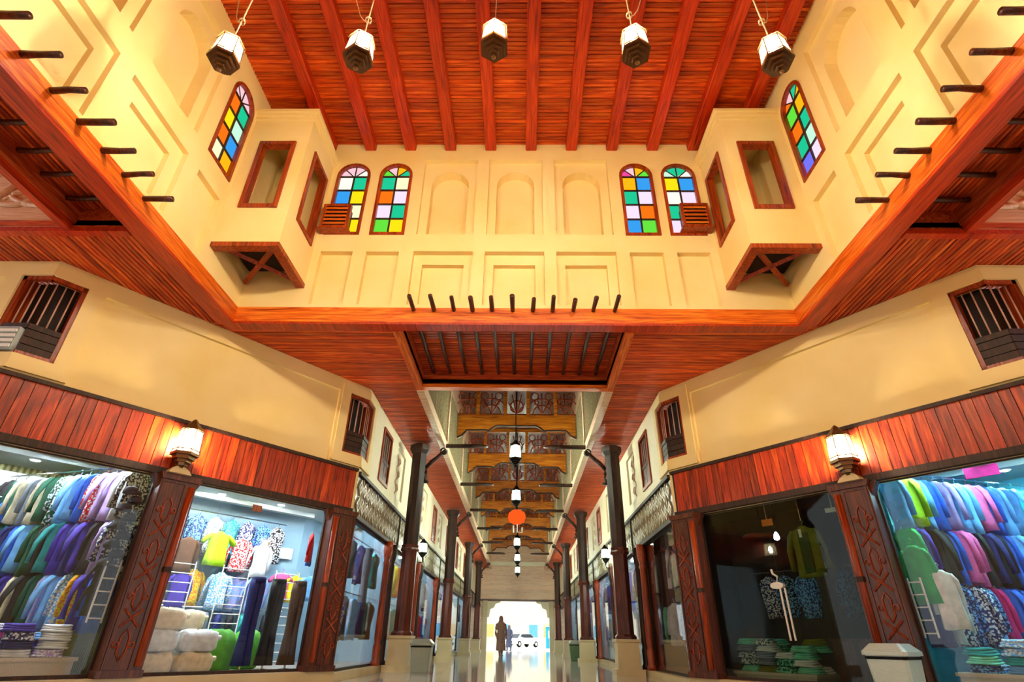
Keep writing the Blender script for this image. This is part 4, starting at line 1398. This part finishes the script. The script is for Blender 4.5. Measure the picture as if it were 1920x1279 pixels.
# air conditioners
def aircon(side, s, d, z, label):
    t = thing('air_conditioner', label, 'air conditioner', PD(side, s, d, z), diag_rz(side))
    MB().prism([(-.42, 0), (.42, 0), (.42, .28), (-.42, .28)], -.2, .0).build('body', WHITE, t)
    MB().box(-.4, .4, -.215, -.2, .08, .27).build('front_cover', WHITE, t)
    MB().box(-.38, .38, -.21, -.17, .015, .05).build('louvre', GREYU, t)
aircon(-1, 1.15, 3.49, 2.6, 'white split air conditioner on the olive wall of the left shop')
aircon(1, 1.2, 3.49, 2.3, 'white split air conditioner on the cyan wall of the right shop')
t = thing('hanging_banner', 'magenta banner hanging from the ceiling of the near right shop', 'banner', PD(1, 1.15, 1.6, 2.72), diag_rz(1))
MB().box(-.2, .2, -.01, .01, 0, .2).build('cloth', cloth(*CN['magenta']), t)
for x in (-.17, .17):
    MB().tube([(x, 0, .2), (x, 0, .3)], .004, 5).build('string', CORD, t)

# ---- far left shop: shirts on the back wall, sacks, trousers
def on_wall(kind, c, s, z, d=3.08, sc=1.0, var=0, note=''):
    o = hang(kind, c, PD(-1, s, d, z), diag_rz(-1), 'on the far left shop back wall%s' % note, 'garments on the back wall of the far left shop', 'garment', var, sc)
    MB().tube([(-.16, 0, -.06), (0, 0, .0), (.16, 0, -.06)], .006, 5).build('hanger', STEEL, o)
    return o
on_wall('tee', 'lime', 4.27, 2.36, 2.7, 1.0, 0, ', the brightest one')
for i, (k, c, s, z, sc) in enumerate([('shirt', 'orange/yellow', 4.05, 1.68, .9), ('shirt', 'sky/white', 4.5, 1.66, .95), ('shirt', 'lilac/sky', 4.92, 1.66, .95), ('shirt', 'sky/lilac', 5.25, 1.65, .95), ('tee', 'pink', 5.82, 1.78, .85), ('shirt', 'red/white', 4.75, 2.3, .9), ('tee', 'grey', 4.98, 2.12, .9), ('shirt', 'white', 5.2, 2.25, .9),
        ('tee', 'yellow', 6.15, 1.75, .85), ('tee', 'sky', 6.4, 1.75, .8), ('shirt', 'olive', 3.4, 2.2, .95), ('shirt', 'brown', 3.75, 2.2, .9), ('robe', 'navy', 3.5, 1.55, .8), ('robe', 'yellow', 3.15, 1.5, .8), ('robe', 'black', 3.3, 1.5, .85), ('shirt', 'violet', 3.8, 1.6, .85)]):
    on_wall(k, c, s, z, 2.88 - .13*(i % 2), sc, i, ', %s smaller piece' % ORD[i])
fl = ['navy', 'black', 'navy/white', 'black', 'violet', 'navy', 'black/white', 'grey', 'navy', 'black', 'teal', 'navy/sky', 'black', 'navy']
backrow(-1, 'far left', fl, 2.7, 5.9, 2.75, .98, 'low back', ('robe',))
backrow(-1, 'far left', ['navy/white', 'teal/white', 'black/sky', 'navy/sky', 'grey/white', 'teal/sky', 'navy/white', 'sky/navy', 'black/white'], 2.75, 5.75, 3.0, 2.66, 'top back', ('robe',))
hang('robe', 'red', PD(-1, 4.86, .5, 2.2), diag_rz(-1)+.9, 'hanging high by the corner pilaster of the left shop', 'single garments by the glass', 'garment', 1, .65)
hang('robe', 'blue', PD(-1, 4.95, .62, 2.15), diag_rz(-1)+.9, 'hanging behind the red one by the corner pilaster', 'single garments by the glass', 'garment', 2, .62)
for i, (s, c) in enumerate(((4.06, 'navy'), (4.42, 'black'), (4.8, 'brown'))):
    p = PD(-1, s, .5, 1.40)
    o = hang('trousers', c, p, diag_rz(-1), 'standing upright on a display form, %s from the left pilaster' % ORD[i], 'trousers on display forms', 'trousers', i)
    MB().lathe([(.12, -1.245), (.12, -1.235), (.016, -1.22), (.012, -1.15), (.012, -.02), (.0, -.015)], 12).build('display_form', STEEL, o)
SK = [(2.77, .45, 0, 'cream', 0), (3.32, .47, 0, 'cream', 1), (2.77, .45, 1, 'white', 2), (3.32, .47, 1, 'white', 3), (2.8, .46, 2, 'cream', 1), (2.77, .95, 0, 'white', 3), (2.77, .95, 1, 'cream', 0), (2.78, .95, 2, 'white', 1), (3.32, 1.0, 0, 'cream', 2), (3.32, 1.0, 1, 'white', 0), (3.3, 1.0, 2, 'cream', 3)]
for i, (s, d, z, c, v) in enumerate(SK):
    hang('sack', c, PD(-1, s, d, SZ0 + z*.262), diag_rz(-1) + random.uniform(-.04, .04), 'stuffed full in the stack behind the left pilaster, %s' % ORD[i], 'pale sacks stacked in the far left shop', 'sack', v, .66)
for i, (s, d) in enumerate(((3.84, .86), (3.95, 1.4), (4.45, 1.2))):
    hang('bag', 'leaf' if i != 1 else 'mint', PD(-1, s, d, SZ0), diag_rz(-1) + i, 'beside the navy trousers in the left shop, %s' % ('nearest the glass', 'in the middle', 'farthest back')[i], 'green bags in the far left shop', 'bag', i, .92)
for i, s in enumerate((3.55, 4.55, 5.6)):
    wire_rack(-1, s, 2.3, SZ0, 1.75, .5, 'tall white wire rack in the far left shop, %s from the pilaster' % ORD[i], 0, 11)
t = thing('shop_sign', 'white board sign on the back wall of the far left shop', 'sign', PD(-1, 5.75, 3.15, 2.08), diag_rz(-1))
MB().box(-.35, .35, -.02, .01, 0, .22).build('board', WHITE, t)
t = thing('small_notice', 'small brown notice hanging behind the glass of the left shop', 'notice', PD(-1, 3.75, .5, 2.4), diag_rz(-1))
MB().box(-.08, .08, -.006, .006, 0, .1).build('board', W_FRAME, t)
MB().tube([(0, 0, .1), (0, 0, SZ1-2.4)], .004, 5).build('string', CORD, t)

# ---- far right shop, unlit: olive jacket, tag, handles, heaps
o = hang('shirt', 'olive', PD(1, 3.24, .35, 2.18), diag_rz(1), 'jacket hanging behind the dark glass of the right shop', None, 'jacket', 1, 1.05, 'olive_jacket')
MB().box(-.06, .08, -.075, -.06, -.62, -.1).build('front_panel', cloth(40, 70, 14), o)
MB().box(-.03, .01, -.09, -.078, -.16, -.05).build('white_tag', WHITE, o)
MB().tube([(0, 0, .08), (0, 0, .8)], .006, 5).build('hanger_hook', STEEL, o)
t = thing('orange_tag', 'orange card hanging behind the dark right shop glass', 'tag', PD(1, 3.72, .25, 2.24), diag_rz(1))
MB().box(-.09, .09, -.004, .004, 0, .1).build('card', cloth(240, 130, 40), t)
MB().tube([(0, 0, .1), (0, 0, SZ1-2.24)], .005, 5).build('string', CORD, t)
for i, s in enumerate((3.57, 3.50)):
    t = thing('door_pull', 'long bright bar handle on the dark glass door, %s one' % ('left', 'right')[i], 'door handle', PD(1, s, 0, .66), diag_rz(1), 'bar handles of the dark shop')
    MB().tube([(0, -.05, 0), (0, -.05, .66)], .014, 8).build('bar', WHITE, t)
    for z in (.08, .58):
        MB().tube([(0, -.05, z), (0, .03, z)], .01, 6).build('mount', STEEL, t)
t = thing('lock_box', 'white oval lock with a hook on the dark glass door', 'lock', PD(1, 3.62, -.0, 1.36), diag_rz(1))
MB().loft([[(.1*cos(a), y, .045*sin(a)) for a in [2*pi*k/16 for k in range(16)]] for y in (-.04, .02)]).build('body', WHITE, t)
MB().tube([(.0, -.01, .04), (.02, -.01, .12), (-.04, -.01, .16), (-.05, -.01, .22)], .016, 6).build('hook', WHITE, t, True)
t = thing('blue_bulb_lamp', 'small blue glowing lamp hanging in the dark right shop', 'lamp', PD(1, 3.75, .5, 2.1), 0)
MB().lathe([(.002, -.05), (.04, -.03), (.045, 0), (.03, .05), (.012, .08)], 10).build('bulb', SPOTB, t, True)
MB().tube([(0, 0, .07), (0, 0, SZ1-2.1)], .006, 5).build('cord', IRON, t)
t = thing('red_oval_reflection', 'flat red oval standing in for a red reflection in the dark right shop', 'shade', PD(1, 4.6, 1.6, 2.3), 0)
MB().loft([[(.36*r*cos(a), .25*r*sin(a), z) for a in [2*pi*k/20 for k in range(20)]] for r, z in ((.8, 0), (1, .03), (.9, .06))]).build('shade', cloth(180, 40, 20), t, True)  # a red reflection, built as a hanging oval
MB().tube([(0, 0, .05), (0, 0, SZ1-2.3)], .006, 5).build('cord', IRON, t)
t = low_table(1, 3.1, 1.2, .9, .5, .55, 'brown wooden counter in the dark right shop', W_PIL)
low_table(1, 4.2, .75, 1.3, .7, .1, 'low table under folded clothes in the dark right shop', TBL)
heap(1, 'dark right', 3.6, 4.8, .45, 1.1, .1, ['mint', 'white', 'mint/green', 'grey', 'olive', 'white/green', 'mint'], (4, 2), 5, 'folded clothes piled in the dark right shop')
for i, (s, c) in enumerate(((4.6, 'navy/white'), (4.3, 'black/sky'), (3.95, 'sky/navy'), (3.3, 'navy/sky'), (2.9, 'navy'))):
    hang('robe', c, PD(1, s, 1.5, 1.65), diag_rz(1) + .3*i, 'in the gloom of the dark right shop, %s from the passage' % ORD[i], 'dark garments of the unlit shop', 'garment', i, .9)
o = MB().tube([PD(1, 2.7, 1.5, 1.72), PD(1, 4.9, 1.5, 1.72)], .012, 6).build('hanging_rail', STEEL)
tag(o, 'steel rail in the gloom of the dark right shop', 'rail')
t = thing('security_camera', 'small white camera behind the dark right shop glass by the pilaster', 'camera', PD(1, 2.72, .3, 2.3), diag_rz(1))
MB().box(-.09, .06, -.04, .04, 0, .06).build('housing', WHITE, t)
MB().tube([(.0, 0, .06), (0, 0, SZ1-2.3)], .012, 6).build('mount', WHITE, t)

# ------------------------------------------------------------------ passage shops
PASSF = plain('passage_shop_wall', S(170, 196, 206), 0.6)
for side, nm in ((-1, 'left'), (1, 'right')):
    F = frame_side(side, XW)
    m = MB(F)
    m.box(13.6, YEND, 1.55, 1.6, .12, 3.0)
    structure('wall_passage_shops_%s' % nm, m, PASSF)
    structure('ceiling_passage_shops_%s' % nm, MB(F).box(13.6, YEND, .03, 1.6, 2.9, 2.95), SHOPC)
    structure('floor_passage_shops_%s' % nm, MB(F).box(13.6, YEND, .0, 1.6, .06, .12), SHOPF)
    for k in range(7):
        y0 = B2.y + .12 + 3.9*k
        y1 = min(y0 + 3.75, YEND - .1)
        if k:
            MB(F).box(y0-.1, y0-.04, .05, 1.55, .12, 2.95).build('partition', PASSF, bpy.data.objects['wall_passage_shops_%s' % nm])
        win = structure(next_window(), MB(F).ring(rect(y0, y1, .12, 2.5), rect(y0+.03, y1-.03, .16, 2.46), 0, .05), IRON, 'glass front of the %s passage shop on the %s' % (ORD[k], nm))
        ym = (y0+y1)/2
        MB(F).box(y0+.03, ym-.01, .02, .03, .16, 2.46).build('pane', GLASS, win)
        MB(F).box(ym+.01, y1-.03, .02, .03, .16, 2.46).build('pane', GLASS, win)
        # spot lights
        if not (side > 0 and k == 0):
            for q in range(2):
                p = F @ Vector((y0 + 1.0 + 1.8*q, .55, 2.9 if k else SZ1))
                t = thing('ceiling_spot', 'round ceiling spotlight in the %s passage shop on the %s, %s' % (ORD[k], nm, ('nearer', 'farther')[q]), 'spotlight', p, 0, 'ceiling spotlights in the shops')
                MB().lathe([(.075, 0), (.085, -.02), (.065, -.025)], 12).build('rim', WHITE, t)
                MB().lathe([(.08, -.022), (.08, -.03)], 8).build('lens', SPOTM, t)
        # goods
        nrow, nper = (2, 5) if k < 2 else (2, 3) if k < 4 else (1, 3)
        pal = [['navy', 'black', 'navy', 'grey', 'teal', 'blue/white', 'black', 'sky', 'navy', 'green'], ['red', 'yellow', 'orange', 'white', 'sky', 'blue', 'white', 'teal', 'sky', 'green'], ['blue', 'white', 'navy', 'sky', 'red', 'blue']][min(k, 2)]
        if side > 0:
            pal = [['black', 'navy', 'white', 'black', 'grey', 'sky', 'navy/white', 'white', 'mint', 'sky'], ['sky', 'navy', 'white', 'blue', 'sky', 'white', 'blue', 'sky', 'red', 'navy'], ['red', 'navy', 'sky', 'blue', 'white', 'sky']][min(k, 2)]
        i = 0
        for r in range(nrow):
            z = 2.3 - 1.0*r
            for q in range(nper):
                yy = y0 + .35 + (y1-y0-.7)*(q+.5)/nper
                hang(('robe', 'shirt', 'robe', 'trousers')[(q+r) % (4 if r == 0 else 3)], pal[i % len(pal)], F @ Vector((yy, .3, z)), pi/2 + random.uniform(-.7, .7), 'in the %s passage shop on the %s, %s rail, %s along' % (ORD[k], nm, ('upper', 'lower')[r], ORD[q]), 'garments in the passage shops', 'garment', i, 1.0 if k < 2 else 1.15)
                i += 1
            o = MB(F).tube([(y0+.05, .3, z+.075), (y1-.05, .3, z+.075)], .012, 6).build('hanging_rail', STEEL)
            tag(o, 'steel %s rail in the %s passage shop on the %s' % (('upper', 'lower')[r], ORD[k], nm), 'rail')
# turned posts in front of the passage shops
pm = MB().lathe([(.1, 0), (.1, .06), (.075, .1), (.08, .35), (.06, .4), (.075, .5), (.07, 1.0), (.062, 1.9), (.08, 1.95), (.06, 2.0), (.085, 2.1), (.1, 2.2), (.1, 2.4)], 16).mesh('turned_post', True)
for k in range(4):
    for s, nm in ((-1, 'left'), (1, 'right')):
        for q in range(2):
            o = obj('turned_post', pm, W_FRAME if q == 0 else W_DARK, None, (s*(XW-.07 - .0), 12.75 + .5*q + 3.9*k, .12))
            tag(o, '%s turned round post at the %s %s passage shop front' % (('polished brown', 'dark')[q], ORD[k], nm), 'post', 'turned posts of the passage shops')
# red sign on the right band
o = MB(frame_side(1, XW)).box(24.6, 25.3, -.14, -.08, 2.4, 3.2).build('red_sign', cloth(214, 20, 40))
tag(o, 'small red sign on the right passage shop band', 'sign')
o2 = MB(frame_side(1, XW)).box(24.9, 25.0, -.1, .0, 2.7, 2.9).build('mount', IRON, o)

# ------------------------------------------------------------------ litter bins
GREYB = plain('grey_bin_plastic', S(150, 156, 140), 0.4)
GREENB = plain('green_bin_plastic', S(84, 110, 70), 0.45)
PALEB = plain('pale_bin_plastic', S(206, 226, 222), 0.35)
def bin_(p, rz, sc, body, lidm, label):
    t = thing('litter_bin', label, 'bin', p, rz, 'litter bins')
    def sq(a, z, c=.85):
        return [(x*a*sc, y*a*sc, z*sc) for x, y in ((1, -c), (1, c), (c, 1), (-c, 1), (-1, c), (-1, -c), (-c, -1), (c, -1))]
    MB().loft([sq(.18, 0), sq(.19, .03), sq(.225, .52), sq(.225, .54)]).build('body', body, t)
    MB().loft([sq(.23, .5), sq(.235, .53)]).build('bag_rim', IRON, t)
    MB().loft([sq(.25, .54), sq(.25, .58), sq(.17, .66), sq(.16, .665)]).build('lid', lidm, t)
    return t
bin_(PD(1, 2.17, -.48, 0), diag_rz(1), .96, PALEB, PALEB, 'pale grey lidded bin before the right carved pilaster')
bin_((-1.88, 12.75, 0), 0, .92, GREYB, GREYB, 'grey lidded bin beside the first left column')
bin_((2.18, 22.6, 0), 0, .98, GREENB, GREYB, 'green bin standing beyond the second right column')

# ------------------------------------------------------------------ people, vehicle and street outside
SKIN = plain('skin', S(150, 104, 78), 0.5)
def person(loc, rz, h, robe, scarf, trousers, label, step=.12):
    t = thing('person', label, 'person', loc, rz)
    k = h/1.65
    m = MB()
    # continuous robe: hem to shoulders to covered head
    rows_ = [(.22, .23, .17, .02), (.3, .24, .17, .02), (.6, .21, .15, .01), (.85, .20, .15, 0), (1.0, .18, .14, 0), (1.2, .20, .14, 0), (1.32, .21, .13, 0), (1.38, .17, .11, 0), (1.42, .09, .085, .0), (1.46, .075, .085, .01), (1.52, .085, .10, .015), (1.58, .085, .10, .015), (1.63, .06, .07, .01), (1.65, .015, .02, .01)]
    m.loft([[(a*cos(2*pi*q/20)*k, (b*sin(2*pi*q/20) - yo)*k*(1 + (.06*sin(6*2*pi*q/20) if z < .9 else 0)), z*k) for q in range(20)] for z, a, b, yo in rows_])
    for s in (-1, 1):
        m.tube([(s*.19*k, 0, 1.33*k), (s*.24*k, .02*k, 1.15*k), (s*.26*k, .01*k, .95*k), (s*.24*k, -.08*k, .80*k)], [.065*k, .06*k, .055*k, .05*k], 10)
        m.tube([(s*.09*k, s*step*.6*k, .4*k), (s*.09*k, s*step*.8*k, .22*k), (s*.09*k, s*step*k, .06*k)], [.075*k, .06*k, .045*k], 10)
        m.tube([(s*.09*k, (s*step+.06)*k, .035*k), (s*.09*k, (s*step-.06)*k, .035*k), (s*.09*k, (s*step-.15)*k, .028*k)], [.035*k, .042*k, .028*k], 8)
        # hand: palm and five fingers
        hx, hy, hz = s*.235*k, -.1*k, .765*k
        m.tube([(hx, hy+.02*k, hz+.03*k), (hx, hy-.01*k, hz-.03*k)], [.026*k, .03*k], 8)
        for q in range(4):
            fx = hx + (q-1.5)*.014*k
            L_ = (.055, .065, .062, .05)[q]*k
            m.tube([(fx, hy-.01*k, hz-.04*k), (fx, hy-.02*k, hz-.04*k-L_*.6), (fx, hy-.012*k, hz-.04*k-L_)], [.009*k, .008*k, .006*k], 6)
        m.tube([(hx - s*.025*k, hy-.01*k, hz), (hx - s*.045*k, hy-.02*k, hz-.03*k), (hx - s*.045*k, hy-.02*k, hz-.05*k)], [.01*k, .009*k, .007*k], 6)
    b = m.build('body', robe, t, True)
    rm = b.modifiers.new('Remesh', 'REMESH')
    rm.mode = 'VOXEL'
    rm.voxel_size = .012
    rm.use_smooth_shade = True
    # scarf round the head and shoulders, face opening at the front (-y)
    m = MB()
    m.loft([[((a*cos(2*pi*q/18))*k, (b_*sin(2*pi*q/18) + yo)*k, z*k) for q in range(18)] for z, a, b_, yo in ((1.22, .20, .14, .03), (1.36, .17, .125, .03), (1.43, .105, .105, .025), (1.52, .10, .11, .02), (1.6, .095, .105, .012), (1.655, .06, .07, .012), (1.672, .015, .02, .01))], caps=False)
    m.build('headscarf', scarf, t, True)
    m = MB()
    m.loft([[(.062*r*cos(2*pi*q/14)*k, (-.085 - dy)*k, (1.545 + .078*r*sin(2*pi*q/14))*k) for q in range(14)] for r, dy in ((1.0, 0), (.8, .018), (.4, .03), (.05, .034))])
    m.tube([(0, -.115*k, 1.56*k), (0, -.135*k, 1.535*k), (0, -.118*k, 1.527*k)], [.008*k, .013*k, .008*k], 6)
    f = m.build('face', SKIN, t, True)
    for s in (-1, 1):
        MB().lathe([(.001, -.008*k), (.009*k, 0), (.001, .008*k)], 8, (s*.026*k, -.112*k, 1.562*k)).build('eye', IRON, f)
    MB().box(-.02*k, .02*k, -.114*k, -.106*k, 1.502*k, 1.509*k).build('mouth', cloth(120, 50, 46), f)
    return t
person((-.72, 28.0, 0), .35, 1.60, cloth(150, 112, 96), cloth(130, 100, 90), None, 'person in a long brown robe and headscarf walking down the passage')
person((-.62, 44.0, -.01), -.5, 1.62, cloth(90, 100, 130), cloth(150, 140, 130), None, 'distant person in a grey robe just outside the doorway')

def car(loc, rz):
    CW = plain('white_car_paint', S(236, 238, 240), 0.25)
    t = thing('car', 'white saloon car parked outside the bright doorway', 'car', loc, rz)
    side_ = [(-2.15, .32), (-2.2, .6), (-2.1, .85), (-1.5, .92), (-.95, 1.36), (.55, 1.4), (1.2, .98), (1.95, .88), (2.15, .68), (2.18, .32)]
    m = MB()
    rings = []
    for y, sc, dz in ((-.86, .96, 0), (-.82, 1.0, 0), (.82, 1.0, 0), (.86, .96, 0)):
        rings.append([(x*sc, y if z < .95 else y*.82, z*(.99 if sc < 1 else 1)) for x, z in side_])
    m.loft(rings)
    m.build('body', CW, t)
    DG = plain('dark_car_glass', S(30, 40, 50), 0.1)
    for s in (-1, 1):
        MB().prism([(-1.3, .95), (-.88, 1.3), (.48, 1.33), (1.0, 1.0)], *sorted((s*.72, s*.80))).build('side_window', DG, t)
    MB().loft([[(-1.52, -.66, .95), (-1.52, .66, .95), (-1.5, .66, .93), (-1.5, -.66, .93)], [(-1.0, -.6, 1.33), (-1.0, .6, 1.33), (-.98, .6, 1.31), (-.98, -.6, 1.31)]]).build('windscreen', DG, t)
    MB().box(-2.23, -2.19, -.5, .5, .45, .6).build('grille', IRON, t)
    for s in (-1, 1):
        MB().box(-2.21, -2.1, *sorted((s*.55, s*.8)), .62, .76).build('headlamp', GLASS, t)
    for x in (-1.35, 1.3):
        for s in (-1, 1):
            w_ = MB()
            w_.loft([[(x + r*cos(a), y, .32 + r*sin(a)) for a in [2*pi*k/20 for k in range(20)]] for r, y in ((.3, s*.66), (.32, s*.7), (.32, s*.84), (.28, s*.87))])
            o = w_.build('wheel', IRON, t, True)
            MB().loft([[(x + r*cos(a), y, .32 + r*sin(a)) for a in [2*pi*k/12 for k in range(12)]] for r, y in ((.19, s*.865), (.17, s*.88))]).build('hub', STEEL, o)
car((.55, 72.0, 0), .75)
t = thing('blue_kiosk', 'turquoise kiosk standing outside at the right of the doorway', 'kiosk', (3.5, 64.0, -.01), 0)
MB().box(-.6, .6, -.6, .6, 0, 1.95).build('body', cloth(40, 180, 214), t)
MB().box(-.7, .7, -.7, .7, 1.95, 2.05).build('roof', WHITE, t)
MB().box(-.4, .4, -.62, -.6, .9, 1.6).build('hatch', WHITE, t)
t = thing('street_building', 'pale low building across the street seen through the doorway', 'building', (0, 100, -.01), 0)
MB().box(-14, 14, 0, 6, 0, 7).build('wall', CREAM2, t)
MB().box(-14.2, 14.2, -.2, 6.2, 7, 7.3).build('roof', CREAM2, t)
for k in range(-4, 5):
    if k != 0:
        MB().box(k*2.4-.7, k*2.4+.7, -.06, 0, 1.2, 3.0).build('window', cloth(110, 190, 220) if k % 2 else cloth(240, 200, 120), t)
